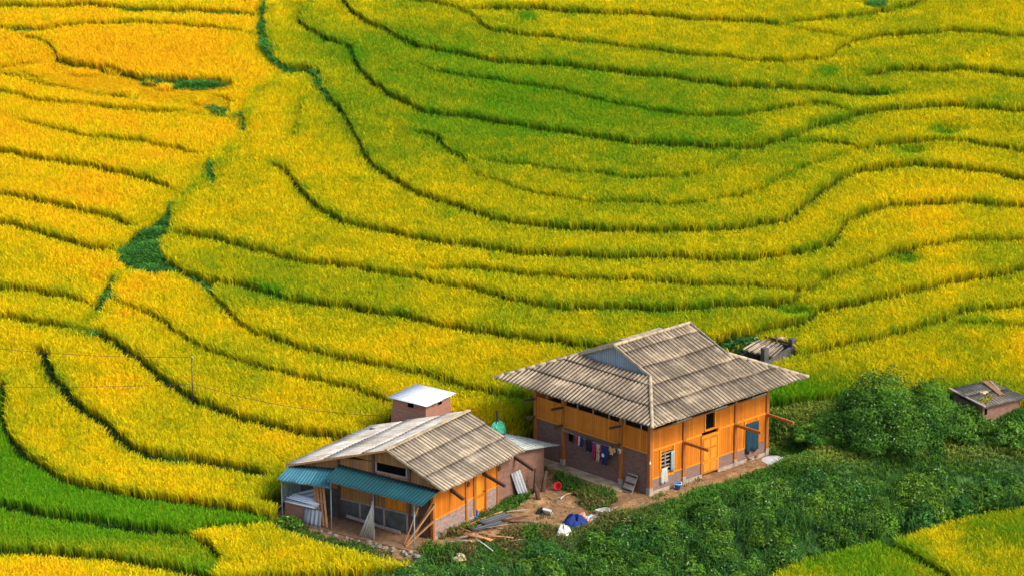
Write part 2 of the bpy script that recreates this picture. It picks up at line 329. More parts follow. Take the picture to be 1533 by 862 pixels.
M['roofpale'] = corrug('pale_sheeting', (.72, .64, .50), (.55, .47, .34), (.17, .105, .06), stain=.7, pitch=.23, row=2.2)
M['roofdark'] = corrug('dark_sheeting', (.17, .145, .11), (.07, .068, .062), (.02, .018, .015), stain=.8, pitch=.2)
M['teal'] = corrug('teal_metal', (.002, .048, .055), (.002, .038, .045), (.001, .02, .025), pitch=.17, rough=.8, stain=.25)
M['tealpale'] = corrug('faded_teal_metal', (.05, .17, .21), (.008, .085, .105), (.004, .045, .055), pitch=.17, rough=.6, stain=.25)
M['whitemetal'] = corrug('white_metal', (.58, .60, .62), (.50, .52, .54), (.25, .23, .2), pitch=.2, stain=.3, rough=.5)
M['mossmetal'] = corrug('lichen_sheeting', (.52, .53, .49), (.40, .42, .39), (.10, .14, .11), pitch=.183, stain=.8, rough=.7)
M['cap'] = plain('ridge_mortar', (.40, .32, .20), (.17, .13, .08), 3)
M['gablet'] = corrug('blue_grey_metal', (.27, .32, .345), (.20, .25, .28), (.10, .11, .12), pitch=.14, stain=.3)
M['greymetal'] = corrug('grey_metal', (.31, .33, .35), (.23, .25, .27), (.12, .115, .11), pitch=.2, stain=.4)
M['steel'] = plain('galvanised_steel', (.24, .26, .26), (.13, .15, .15), 8, .6)
M['stone'] = plain('rubble_stone', (.26, .22, .16), (.09, .08, .06), 4)
M['sand'] = plain('white_sand', (.55, .55, .55), (.43, .42, .40), 5)
def cloth(name, c, c2=None): return plain(name, c, c2 or tuple(x*.7 for x in c), 9, .9)
for n_, c_ in dict(blue=(.009, .028, .15), navy=(.018, .025, .09), black=(.012, .013, .018), cream=(.46, .34, .2), red=(.48, .012, .018), magenta=(.28, .02, .09), white=(.55, .52, .48), yellow=(.62, .36, .12), pink=(.8, .32, .2), lightblue=(.4, .6, .72), green=(.05, .42, .22), tealcloth=(.006, .035, .055), bluepl=(.03, .12, .42), greycl=(.42, .42, .38), paleteal=(.22, .33, .32), orange=(.6, .27, .08), mesh=(.25, .3, .3)).items():
    M[n_] = cloth('cloth_'+n_, c_)

# ---------------------------------------------------------------- ground sheet
def axis_coords(lo, hi, step, far_lo, far_hi):
    core = np.arange(lo, hi+1e-6, step); a = []; d = step; p = lo
    while p > far_lo: d *= 1.35; p -= d; a.append(p)
    b = []; d = step; p = hi
    while p < far_hi: d *= 1.35; p += d; b.append(p)
    return np.array(a[::-1]+list(core)+b)
gx = axis_coords(-42, 34, .2, -500, 500); gy = axis_coords(-20, 78, .2, -260, 700)
XX, YY = np.meshgrid(gx, gy); xf, yf = XX.ravel(), YY.ravel()
core = (xf > -44) & (xf < 36) & (yf > -22) & (yf < 80)
zf = base(xf, yf); lf = np.zeros(len(xf)); gapf = np.full(len(xf), 9.)
a_, g_, u_ = line_field(xf[core], yf[core]); lf[core] = a_; gapf[core] = g_; zf = zf+lf
PP = project(np.c_[xf, yf, zf])
col = np.zeros((len(xf), 3)); soil = np.array([.022, .034, .012]); far_c = np.array([.30, .22, .02])
n1 = vnoise(xf, yf, .5, 1); n2 = vnoise(xf, yf, 2.2, 2); mixn = (.5*n1+.5*n2)[:, None]
col[:] = np.where(core[:, None], soil*(.7+.6*mixn), far_c)
PC = project(np.c_[xf, yf, zf+CANOPY])
nr = inpoly(PC[:, 0], PC[:, 1], NORICE) & core
grass_c = np.array([.035, .085, .018])*(.6+.9*mixn)
col[nr] = grass_c[nr]
gl = inpoly(PC[:, 0], PC[:, 1], GULLY); col[gl] = np.array([.02, .07, .03])
dn_ = inpoly(PP[:, 0]+8*(n1-.5), PP[:, 1]+8*(n2-.5), DIRT); n3 = vnoise(xf, yf, .35, 81); dirt_c = np.array([.27, .15, .065])*(.55+.7*mixn)+np.array([.10, .06, .02])*(n3 > .72)[:, None]; col[dn_] = dirt_c[dn_]
foot = ((rect_sd(xf, yf, np.zeros(3), BX, BY, -1.05, 8.0, -.4, 7.5) < .15) | (rect_sd(xf, yf, S0, SX, SY, -2.1, 9.2, -.15, 7.6) < .1)) & core; col[foot] = dirt_c[foot]*.85
for g in GRASSY:
    m_ = inpoly(PP[:, 0], PP[:, 1], g) & ~foot; col[m_] = grass_c[m_]
ny, nx = XX.shape; ii = np.arange(ny*nx).reshape(ny, nx)
fi = np.stack([ii[:-1, :-1], ii[:-1, 1:], ii[1:, 1:], ii[1:, :-1]], -1).reshape(-1)
k = NT('earth', .95); at_ = k.n('ShaderNodeAttribute', attribute_name='Col').outputs['Color']
nz = k.noise(k.obj(), 3.5, 8, .7); k.color(k.mix(1.0, at_, k.ramp(nz, (.55, .55, .55), (1.3, 1.25, 1.2), .3, .7), 'MULTIPLY')); k.bump(nz, .06, .8)
go = mesh_from('ground', np.c_[xf, yf, zf], fi, np.full(len(fi)//4, 4), k.m, col); go['kind'] = 'structure'
go.data.polygons.foreach_set('use_smooth', np.ones(len(go.data.polygons), bool))

# ---------------------------------------------------------------- blades: rice and grasses
def blades(name, x, y, z, h, lean, width, nb, ctip, cbase, mat, spread=.07, az=None, azw=0.0, droop=.35):
    """nb blades per plant, each root - bend - drooping tip"""
    n = len(x); N = n*nb
    rp = lambda a: np.repeat(a, nb, axis=0)
    th = rng.uniform(0, 2*np.pi, N)
    if az is not None:
        th = np.where(rng.uniform(size=N) < azw, rp(az)+rng.normal(0, .6, N), th)
    H = rp(h)*rng.uniform(.86, 1.05, N); Ln = rp(lean)*rng.uniform(.4, 1.3, N)*H
    rx = rp(x)+rng.normal(0, spread, N); ry = rp(y)+rng.normal(0, spread, N); rz = rp(z)
    dx, dy = np.cos(th), np.sin(th)
    wth = rng.uniform(0, 2*np.pi, N); wx, wy = np.cos(wth)*width/2, np.sin(wth)*width/2
    wr = rng.uniform(.7, 1.4, N); wx *= wr; wy *= wr
    mx, my, mz = rx+dx*Ln*.45, ry+dy*Ln*.45, rz+H*.72
    tx, ty, tz = rx+dx*Ln*1.1, ry+dy*Ln*1.1, rz+H*(1-droop*np.minimum(1, Ln/np.maximum(H, .01)))
    co = np.empty((N, 6, 3), np.float32)
    co[:, 0] = np.c_[rx-wx*.6, ry-wy*.6, rz]; co[:, 1] = np.c_[rx+wx*.6, ry+wy*.6, rz]
    co[:, 2] = np.c_[mx+wx, my+wy, mz]; co[:, 3] = np.c_[mx-wx, my-wy, mz]
    co[:, 4] = np.c_[tx+wx*.6, ty+wy*.6, tz]; co[:, 5] = np.c_[tx-wx*.6, ty-wy*.6, tz]
    b = np.arange(N)[:, None]*6
    fidx = np.concatenate([b+np.array([[0, 1, 2, 3]]), b+np.array([[3, 2, 4, 5]])], 1).ravel()
    ct = rp(ctip)*rng.uniform(.72, 1.22, (N, 1)); cb = rp(cbase)*rng.uniform(.7, 1.2, (N, 1))
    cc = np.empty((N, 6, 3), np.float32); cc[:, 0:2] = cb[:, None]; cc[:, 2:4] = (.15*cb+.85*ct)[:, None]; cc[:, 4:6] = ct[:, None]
    return mesh_from(name, co.reshape(-1, 3), fidx, np.full(N*2, 4), mat, cc.reshape(-1, 3))

RAMP_R = np.array([0, .35, .6, .85, 1.1]); RAMP_C = np.array([(.10, .32, .008), (.21, .34, .010), (.48, .46, .008), (.78, .60, .006), (.88, .52, .010)])
def ripe_col(r): return np.stack([np.interp(r, RAMP_R, RAMP_C[:, i]) for i in range(3)], -1)
sp_ = .148
px_ = np.arange(-41, 34, sp_); py_ = np.arange(-19, 76, sp_); RX, RY = np.meshgrid(px_, py_)
RX = (RX+rng.uniform(-.07, .07, RX.shape)).ravel(); RY = (RY+rng.uniform(-.07, .07, RY.shape)).ravel()
hw_ = (RY-CAM[1])*math.tan(math.radians(10))*1.03+4.5
kk = np.abs(RX-CAM[0]) < hw_; RX, RY = RX[kk], RY[kk]
lf_, gap_, upd_ = line_field(RX, RY); RZ = base(RX, RY)+lf_
PX = project(np.c_[RX, RY, RZ+CANOPY]); U, V = PX[:, 0], PX[:, 1]
keep = (V < 905) & (V > -75)
keep &= gap_ > .06*(vnoise(RX, RY, .5, 9)-.5)
keep &= ~inpoly(U, V, NORICE) & ~inpoly(U, V, GULLY)
for gi_, g in enumerate(GULLYS): keep &= ((vnoise(RX*.45, RY, .38, 73) > .5) & (gi_ in (1, 2, 3, 4, 9))) | ~inpoly(U+4*(vnoise(RX, RY, .4, 71)-.5), V+4*(vnoise(RX, RY, .4, 72)-.5), g)
keep &= rect_sd(RX, RY, S0, SX, SY, -1.7, 9.9, -.6, 8.1) > .15
keep &= rect_sd(RX, RY, S0, SX, SY, 6.3, 9.7, 4.6, 7.8) > 0
keep &= rect_sd(RX, RY, np.zeros(3), BX, BY, -.8, 8.4, -1.2, 8.2) > .25
PEN = [gp(u, v)[:2] for u, v in [(1075, 545), (1150, 522), (1196, 528), (1192, 548), (1120, 575)]]
keep &= ~inpoly(RX, RY, PEN)
LODGED = [(75,88),(130,100),(200,113),(350,121),(350,150),(340,172),(300,165),(200,150),(120,132),(0,112),(0,95)]
RX, RY, RZ, U, V, gap_, upd_ = [a[keep] for a in (RX, RY, RZ, U, V, gap_, upd_)]
# ripeness: soft patches named by where they lie on the hill (photo px centre, radii, change)
r = np.full(len(RX), .76)
for cu, cv, ru, rv, am in [(700,140,260,85,-.34),(900,200,330,50,-.12),(960,150,200,60,-.2),(620,60,150,50,-.15),(560,30,80,60,-.1),(1000,270,260,50,-.10),(1010,470,260,45,-.17),(640,440,200,35,-.12),(1200,130,160,60,-.1),(470,40,60,60,-.15),(1060,400,250,40,-.07),(1120,220,150,60,-.1),
                           (1380,20,200,50,-.06),(1400,130,150,50,-.1),(600,220,90,60,-.1),(640,320,180,40,-.04),(930,330,200,40,-.12),(410,420,80,40,-.18),(370,455,60,40,-.1),(230,80,190,60,.26),(100,60,160,70,.14),(180,200,180,90,.12),(60,250,120,80,.1),(160,310,160,60,.08),(130,410,120,60,.12),(370,130,80,60,.16),(300,470,150,80,.04),
                           (650,520,160,50,.08),(1370,290,200,60,.10),(1400,520,200,60,.06),(1480,820,200,90,-.20),(1280,845,120,40,-.16),(420,640,160,40,.08),(250,720,130,50,.1),(540,300,80,60,.04),(60,855,140,20,.18),(800,590,60,40,-.1),(420,745,60,40,-.25),(800,630,50,35,-.3),(1300,575,200,20,-.35),(1480,585,80,15,-.3),(1180,590,80,20,-.4)]:
    r += am*np.exp(-((U-cu)/ru)**2-((V-cv)/rv)**2)
r -= np.where(inpoly(U, V, LEFTHILL), 0, .05)*(V < 560)
r += .34*(vnoise(RX, RY, 3.2, 3)-.5)*vnoise(RX, RY, 9, 8)*1.4 + .16*(vnoise(RX, RY, 1.2, 4)-.5)
r += .20*(vnoise(RX, RY, .42, 17)-.5)
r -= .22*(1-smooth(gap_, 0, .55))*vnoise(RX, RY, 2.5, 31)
for pu, pv, pr, pq in [(1418,193,26,9),(1370,224,22,6),(1360,385,22,9),(915,260,9,6),(258,688,12,6),(1190,462,28,8),(1315,137,28,6),(1240,107,14,8),(790,25,12,6)]:
    e = np.exp(-((U-pu)/pr)**2-((V-pv)/pq)**2); r -= .55*e
GP = np.array([(394,0),(400,70),(430,104),(380,140),(366,190),(340,225),(317,250),(286,284),(255,320),(210,385),(165,430),(140,470),(112,494)], float)
gd = poly_dist(U, V, GP)[0]; r -= .24*np.exp(-(gd/8)**2)*(.3+.7*vnoise(RX, RY, 1.5, 77))
young = inpoly(U, V, YOUNG); r -= .1*inpoly(U, V, LOWER)
r += .09*inpoly(U, V, LEFTHILL)*(1-smooth(V, 200, 420))
r = np.where(young, .02+.18*vnoise(RX, RY, 4, 6)+.25*np.exp(-((U-250)/200)**2-((V-825)/22)**2)+.2*np.exp(-((U-60)/160)**2-((V-815)/12)**2), r)
rr = r+rng.normal(0, .10, len(r))
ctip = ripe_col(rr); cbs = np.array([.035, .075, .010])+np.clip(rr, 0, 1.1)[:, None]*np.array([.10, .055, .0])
lodged = inpoly(U, V, LODGED) & (vnoise(RX, RY, 1.1, 12) > .22)
hgt = .80+.07*(vnoise(RX, RY, 1.6, 7)-.5)+rng.normal(0, .022, len(RX)); hgt = np.where(young, hgt*.9, hgt)
hgt = np.where(lodged, .62, hgt); lean = np.where(lodged, 1.5, np.where(young, .24, .32))
for pu, pv, pr, pq in [(1418,193,26,9),(1370,224,22,6),(1360,385,22,9),(1190,462,28,8),(1315,137,28,6),(1310,3,20,6)]:
    e = np.exp(-((U-pu)/pr)**2-((V-pv)/pq)**2); hgt *= 1-.45*e
azl = np.full(len(RX), 2.2)+1.5*(vnoise(RX, RY, 3, 15)-.5)
left = inpoly(U, V, LEFTHILL); low = inpoly(U, V, LOWER)
sets = [('ripe_rice', left & ~lodged, 'orange golden ripe rice on the terraces left of the green gully'),
        ('ripe_rice', ~left & ~low & ~young, 'yellow ripe rice covering the big terraces right of the gully and behind the houses'),
        ('young_rice', young & ~lodged, 'bright green unripe rice on the two lowest terraces at the left'),
        ('ripe_rice', low, 'yellow green rice in the low field below the thicket'),
        ('lodged_rice', left & lodged, 'flattened tangled rice lying over on the upper left terrace')]
for nm, m, lb in sets:
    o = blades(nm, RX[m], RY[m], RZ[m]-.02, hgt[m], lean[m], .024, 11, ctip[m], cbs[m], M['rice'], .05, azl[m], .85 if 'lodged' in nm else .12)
    o['kind'] = 'stuff'; o['label'] = lb; o['category'] = 'rice'

THICKET = [(560,866),(640,852),(700,848),(760,842),(810,834),(850,828),(905,808),(950,790),(1000,779),(1090,752),(1180,722),(1280,711),(1380,708),(1460,711),(1560,715),(1560,735),(1440,762),(1345,792),(1200,828),(1130,862),(1080,900),(560,900)]
THICKET0 = THICKET
# grass on the bunds, in the gully, in the yard
def tint(n, a, b): t = rng.uniform(size=(n, 1)); return np.array(a)*t+np.array(b)*(1-t)
GX, GY = np.meshgrid(np.arange(-41, 34, .16), np.arange(-19, 76, .16)); GX = (GX+rng.uniform(-.08, .08, GX.shape)).ravel(); GY = (GY+rng.uniform(-.08, .08, GY.shape)).ravel()
kk = np.abs(GX-CAM[0]) < (GY-CAM[1])*math.tan(math.radians(10))*1.02+2; GX, GY = GX[kk], GY[kk]
l2, g2, u2 = line_field(GX, GY); GZ = base(GX, GY)+l2
PG = project(np.c_[GX, GY, GZ]); PGc = project(np.c_[GX, GY, GZ+CANOPY])
inno = inpoly(PGc[:, 0], PGc[:, 1], NORICE)
clear = (rect_sd(GX, GY, S0, SX, SY, -1.75, 9.3, -.12, 8.0) > 0) & (rect_sd(GX, GY, np.zeros(3), BX, BY, -1.02, 8.1, -.35, 7.6) > 0)
m = (g2 < .05) & ~inno & clear
o = blades('bund_grass', GX[m], GY[m], GZ[m], .16+.22*vnoise(GX[m], GY[m], 1.7, 22), np.full(m.sum(), .5), .03, 7, tint(m.sum(), (.05, .13, .02), (.03, .085, .02)), tint(m.sum(), (.02, .05, .012), (.03, .04, .012)), M['leaf'], .06)
o['kind'] = 'stuff'; o['label'] = 'dark green grass along the bunds between the terraces'; o['category'] = 'grass'
m = inpoly(PGc[:, 0], PGc[:, 1], GULLY)
for g in GULLYS: m |= inpoly(PGc[:, 0], PGc[:, 1], g)
o = blades('gully_grass', np.repeat(GX[m], 2), np.repeat(GY[m], 2), np.repeat(GZ[m], 2), .30+.55*vnoise(np.repeat(GX[m], 2), np.repeat(GY[m], 2), .8, 22), np.full(2*m.sum(), .6), .045, 9, tint(2*m.sum(), (.11, .32, .045), (.05, .18, .035)), tint(2*m.sum(), (.03, .10, .02), (.03, .08, .02)), M['leaf'], .1)
o['kind'] = 'stuff'; o['label'] = 'lush green grass filling the gully where the terraces meet'; o['category'] = 'grass'
j1 = 5*(vnoise(GX, GY, .7, 33)-.5)
dirt_m = inpoly(PG[:, 0]+j1, PG[:, 1]+j1, DIRT)
for g in GRASSY: dirt_m &= ~inpoly(PG[:, 0], PG[:, 1], g)
m = inno & clear & (~dirt_m | (rng.uniform(size=len(GX)) < .03)) & (GY < 13) & (rect_sd(GX, GY, S0, SX, SY, -2.0, -1.5, -.6, 5.2) > .5*(vnoise(GX, GY, .5, 66)-.45)) & (~inpoly(PG[:, 0], PG[:, 1]-6, THICKET0) | (rng.uniform(size=len(GX)) < .3))
far_b = smooth(PG[:, 0], 1080, 1200)[m]
lightg = (.35+.65*vnoise(GX[m], GY[m], 2.0, 25))[:, None]
gu, gv = PG[m, 0], PG[m, 1]
weedc = tint(m.sum(), (.10, .23, .022), (.045, .15, .025))*(.55+.75*lightg)
dry = np.clip(1.6*np.exp(-((gu-740)/110)**2-((gv-815)/26)**2)+1.0*np.exp(-((gu-860)/110)**2-((gv-765)/30)**2)+1.2*np.exp(-((gu-1360)/230)**2-((gv-676)/20)**2)+.95*np.exp(-((gu-1200)/70)**2-((gv-625)/40)**2), 0, 1)*smooth(vnoise(GX[m], GY[m], .9, 61), .25, .6)
weedc = weedc*(1-dry[:, None])+dry[:, None]*np.where(gu[:, None] < 1000, np.array([.22, .17, .055]), np.array([.33, .40, .06]))*rng.uniform(.6, 1.2, (m.sum(), 1))
o = blades('weed_grass', GX[m], GY[m], GZ[m], (.14+.3*vnoise(GX[m], GY[m], 1.3, 26))*np.where(dirt_m[m], .45, 1)*np.where(rect_sd(GX[m], GY[m], S0, SX, SY, -3.2, -1.5, -.8, 7) < 0, .45, 1), np.full(m.sum(), .6), .04, 8, weedc, tint(m.sum(), (.03, .07, .015), (.03, .06, .015)), M['leaf'], .09)
o['kind'] = 'stuff'; o['label'] = 'rough green grass round the yard and along the path'; o['category'] = 'grass'

# ---------------------------------------------------------------- leafy masses
def leaves(name, lobes, n, size, c1, c2, parent=None, mat=None, vary=1.0):
    """leaf clumps: small bent leaves spread through the outer part of a cluster of uneven lobes"""
    L = np.array(lobes, float); wgt = (L[:, 3]*L[:, 4]*L[:, 5])**(2/3); pick = rng.choice(len(L), n, p=wgt/wgt.sum())
    d = rng.normal(size=(n, 3)); d /= np.linalg.norm(d, axis=1)[:, None]; d[:, 2] = np.abs(d[:, 2])*np.where(rng.uniform(size=n) < .25, -.5, 1)
    rad = rng.uniform(.5, 1.05, n)**.6
    lump = .78+.42*vnoise(d[:, 0]*2+pick*3.1, d[:, 1]*2+d[:, 2]*2.3, .55, 40)
    P = L[pick, :3]+d*L[pick, 3:6]*(rad*lump)[:, None]
    t1 = np.cross(d, rng.normal(size=(n, 3))); t1 /= np.linalg.norm(t1, axis=1)[:, None]+1e-9
    nn = d*.8+rng.normal(0, .55, (n, 3))+np.array([0, 0, .45]); nn /= np.linalg.norm(nn, axis=1)[:, None]
    t1 -= nn*(t1*nn).sum(1)[:, None]; t1 /= np.linalg.norm(t1, axis=1)[:, None]+1e-9; t2 = np.cross(nn, t1)
    s = (size*rng.uniform(.55, 1.5, n))[:, None]
    co = np.stack([P-t1*s, P-t2*s*.42+nn*s*.12, P+t1*s-nn*s*.25, P+t2*s*.42+nn*s*.12], 1)
    hue = np.array([(1, 1, 1), (.62, .82, 1.15), (1.45, 1.18, .8), (.9, .85, .9), (1.15, 1.12, .9)])[(hash2(pick.astype(np.int64), pick.astype(np.int64)*3+1, 9)*4.99).astype(int)]*vary+(1-vary); s = s*(.7+.7*hash2(pick.astype(np.int64), pick.astype(np.int64)+5, 4))[:, None]
    co = np.stack([P-t1*s, P-t2*s*.42+nn*s*.12, P+t1*s-nn*s*.25, P+t2*s*.42+nn*s*.12], 1)
    cl = vnoise(P[:, 0]+pick*1.7, P[:, 1]+P[:, 2], .5, 41); q = np.clip(.15+.7*cl+rng.normal(0, .16, n), 0, 1)[:, None]
    cc = (np.array(c1)*q+np.array(c2)*(1-q))*hue; br = rng.uniform(size=(n, 1)) < .05; cc = np.where(br, np.array([.26, .38, .17]), cc)
    return mesh_from(name, co.reshape(-1, 3), np.arange(n*4), np.full(n, 4), mat or M['leaf'], np.repeat(cc, 4, 0), parent)
lob = []; tries = 0
while len(lob) < 340 and tries < 9000:
    tries += 1
    u_, v_ = random.uniform(560, 1560), random.uniform(690, 900)
    if not inpoly(np.array([u_]), np.array([v_]), THICKET)[0]: continue
    p = gp(u_, v_+14); big = .5+.5*float(vnoise(p[0], p[1], 2.5, 51)); edge = 0.55 if u_ < 800 else (.62 if (u_ > 1150 and v_ < 732) else 1)
    rr_ = random.uniform(.4, 1.15)*big*edge; lob.append((p[0], p[1], p[2]+rr_*.45, rr_*1.05, rr_*1.05, rr_*random.uniform(.8, 1.5)))
o = leaves('thicket', lob, 270000, .060, (.135, .30, .032), (.010, .045, .013))
o['kind'] = 'stuff'; o['label'] = 'dense dark green thicket covering the bank below the yard'; o['category'] = 'thicket'
ng = 2500; gi = rng.integers(0, len(lob), ng); LB = np.array(lob)
o = blades('tall_weeds', LB[gi, 0]+rng.normal(0, .6, ng), LB[gi, 1]+rng.normal(0, .6, ng), LB[gi, 2]-.2, rng.uniform(.5, 1.05, ng), np.full(ng, .5), .03, 5, tint(ng, (.10, .24, .04), (.04, .13, .03)), tint(ng, (.02, .06, .02), (.02, .06, .02)), M['leaf'], .1)
o['kind'] = 'stuff'; o['label'] = 'taller grass blades standing among the thicket leaves'; o['category'] = 'weeds'

def props(o, label, cat, group=None):
    o['label'] = label; o['category'] = cat
    if group: o['group'] = group
    return o
def thing(name, label, cat, loc=(0, 0, 0), rz=0.0, group=None):
    o = bpy.data.objects.new(name, None); COL.objects.link(o); o.location = tuple(loc); o.rotation_euler = (0, 0, rz); o.empty_display_size = .2
    return props(o, label, cat, group)

class MB:
    def __init__(s): s.v = []; s.f = []; s.uv = {}
    def add(s, vs, fs):
        b = len(s.v); s.v += [tuple(map(float, v)) for v in vs]; s.f += [tuple(b+i for i in f) for f in fs]; return s
    def box(s, x0, x1, y0, y1, z0, z1):
        return s.add([(x0,y0,z0),(x1,y0,z0),(x1,y1,z0),(x0,y1,z0),(x0,y0,z1),(x1,y0,z1),(x1,y1,z1),(x0,y1,z1)], [(0,3,2,1),(4,5,6,7),(0,1,5,4),(1,2,6,5),(2,3,7,6),(3,0,4,7)])
    def bar(s, p, q, w=.08, h=None, up=(0, 0, 1)):
        p, q = np.array(p, float), np.array(q, float); h = h or w; d = q-p; d /= np.linalg.norm(d); up = np.array(up, float)
        if abs(d@up) > .95: up = np.array([1., 0, 0])
        a = np.cross(d, up); a /= np.linalg.norm(a); b = np.cross(a, d); a *= w/2; b *= h/2
        return s.add([p-a-b, p+a-b, p+a+b, p-a+b, q-a-b, q+a-b, q+a+b, q-a+b], [(3,2,1,0),(4,5,6,7),(0,1,5,4),(1,2,6,5),(2,3,7,6),(3,0,4,7)])
    def tube(s, pts, r, n=8, r1=None):
        pts = [np.array(p, float) for p in pts]; rings = []
        for i, p in enumerate(pts):
            d = (pts[min(i+1, len(pts)-1)]-pts[max(i-1, 0)]); d /= np.linalg.norm(d)
            up = np.array([0, 0, 1.]) if abs(d[2]) < .9 else np.array([1., 0, 0]); a = np.cross(d, up); a /= np.linalg.norm(a); b = np.cross(a, d)
            rr = r+((r1 if r1 is not None else r)-r)*i/(len(pts)-1)
            rings.append([p+rr*(math.cos(t)*a+math.sin(t)*b) for t in np.linspace(0, 2*math.pi, n, endpoint=False)])
        fs = [(i*n+j, i*n+(j+1) % n, (i+1)*n+(j+1) % n, (i+1)*n+j) for i in range(len(pts)-1) for j in range(n)]
        fs += [tuple(range(n))[::-1], tuple((len(pts)-1)*n+j for j in range(n))]
        return s.add([v for r_ in rings for v in r_], fs)
    def lathe(s, prof, n=18, c=(0, 0, 0)):
        vs = [(c[0]+r*math.cos(t), c[1]+r*math.sin(t), c[2]+z) for r, z in prof for t in np.linspace(0, 2*math.pi, n, endpoint=False)]
        return s.add(vs, [(i*n+j, i*n+(j+1) % n, (i+1)*n+(j+1) % n, (i+1)*n+j) for i in range(len(prof)-1) for j in range(n)])
    def prism(s, poly, a0, a1, axis):
        """extrude a 2-D polygon (other horizontal axis, z) along local axis 0 or 1"""
        n = len(poly); f = (lambda a, p: (a, p[0], p[1])) if axis == 0 else (lambda a, p: (p[0], a, p[1]))
        return s.add([f(a0, p) for p in poly]+[f(a1, p) for p in poly], [tuple(range(n))[::-1], tuple(range(n, 2*n))]+[(i, (i+1) % n, n+(i+1) % n, n+i) for i in range(n)])
    def rock(s, c, r, sq=.7):
        import itertools
        vs = []; n = 7
        for i in range(1, 4):
            for j in range(n):
                ph = math.pi*i/4; t = 2*math.pi*j/n; k_ = r*random.uniform(.8, 1.15)
                vs.append((c[0]+k_*math.sin(ph)*math.cos(t), c[1]+k_*math.sin(ph)*math.sin(t), c[2]+k_*sq*math.cos(ph)))
        vs += [(c[0], c[1], c[2]+r*sq), (c[0], c[1], c[2]-r*sq)]
        fs = [(i*n+j, i*n+(j+1) % n, (i+1)*n+(j+1) % n, (i+1)*n+j)[::-1] for i in range(2) for j in range(n)]
        fs += [(j, (j+1) % n, 3*n) for j in range(n)] + [(2*n+(j+1) % n, 2*n+j, 3*n+1) for j in range(n)]
        return s.add(vs, fs)
    def build(s, name, mat, parent=None, smooth_=False, solid=0, bevel=0):
        me = bpy.data.meshes.new(name); me.from_pydata(s.v, [], s.f); me.materials.append(mat)
        if s.uv:
            l = me.uv_layers.new(name='UVMap'); arr = np.array([s.uv[lp.vertex_index] for lp in me.loops], np.float32); l.data.foreach_set('uv', arr.ravel())
        if smooth_: me.polygons.foreach_set('use_smooth', np.ones(len(me.polygons), bool))
        o = bpy.data.objects.new(name, me); COL.objects.link(o)
        if parent: o.parent = parent
        if solid:
            md = o.modifiers.new('thick', 'SOLIDIFY'); md.thickness = solid; md.offset = -1
        if bevel:
            md = o.modifiers.new('bevel', 'BEVEL'); md.width = bevel; md.segments = 1
        return o
def sheetroof(O, es, et, s0, s1, tmax, tmin=lambda s: 0.0, pitch=.23, amp=.032, row=1.2, lift=.04, step=8, sag=.03):
    """rows of overlapping corrugated sheets: O origin at the eave line, es along it, et up the slope"""
    O, es, et = [np.array(a, float) for a in (O, es, et)]; es /= np.linalg.norm(es); et /= np.linalg.norm(et)
    nrm = np.cross(es, et); nrm *= 1 if nrm[2] > 0 else -1
    B = MB(); ds = pitch/step; ss = np.arange(s0, s1+ds*.5, ds); T = max(tmax(s) for s in ss); nrow = max(1, math.ceil(T/row))
    seed = random.random()*50
    for k_ in range(nrow):
        prev = None
        for s in ss:
            lo = max(tmin(s), k_*row); hi = min(tmax(s), (k_+1)*row+.10)
            if hi-lo < .02: prev = None; continue
            ids = []
            sh = math.floor(s/(pitch*3.3))
            jit = .014*(hash2(np.int64(sh+500), np.int64(k_), int(seed))-.5)
            for q in range(4):
                t = lo+(hi-lo)*q/3
                if q == 0 and k_ == 0 and tmin(s) == 0: t -= .05*float(hash2(np.int64(sh+77), np.int64(3), int(seed)))
                z = amp*math.sin(2*math.pi*s/pitch)+lift*(1-(t-k_*row)/row)+jit+sag*math.sin(s*1.1+seed)*math.sin(t*1.3)
                B.v.append(tuple(O+es*s+et*t+nrm*z)); B.uv[len(B.v)-1] = (s, t+.001); ids.append(len(B.v)-1)
            if prev:
                for q in range(3): B.f.append((prev[q], ids[q], ids[q+1], prev[q+1]))
            prev = ids
    return B
def hang(w_, h_, n=5, wav=.03, taper=0.0):
    """a hanging cloth: rows of points with soft folds, x across, z down from 0"""
    B = MB(); 
    for i in range(n+1):
        for j in range(9):
            u_ = j/8-.5; t = i/n; B.v.append((u_*w_*(1-taper*t+.06*math.sin(3*t+j)), wav*math.sin(j*1.9+t*2)*(.3+t), -h_*t*(1+.06*math.sin(j*1.3))))
    for i in range(n):
        for j in range(8): B.f.append((i*9+j, i*9+j+1, (i+1)*9+j+1, (i+1)*9+j))
    return B

# ---------------------------------------------------------------- big house
H = thing('wooden_house', 'large square house with orange boarded walls and brown hipped corrugated roof', 'house', (0, 0, 0), AX)
LX, LY, WT = 7.9, 7.3, 2.92
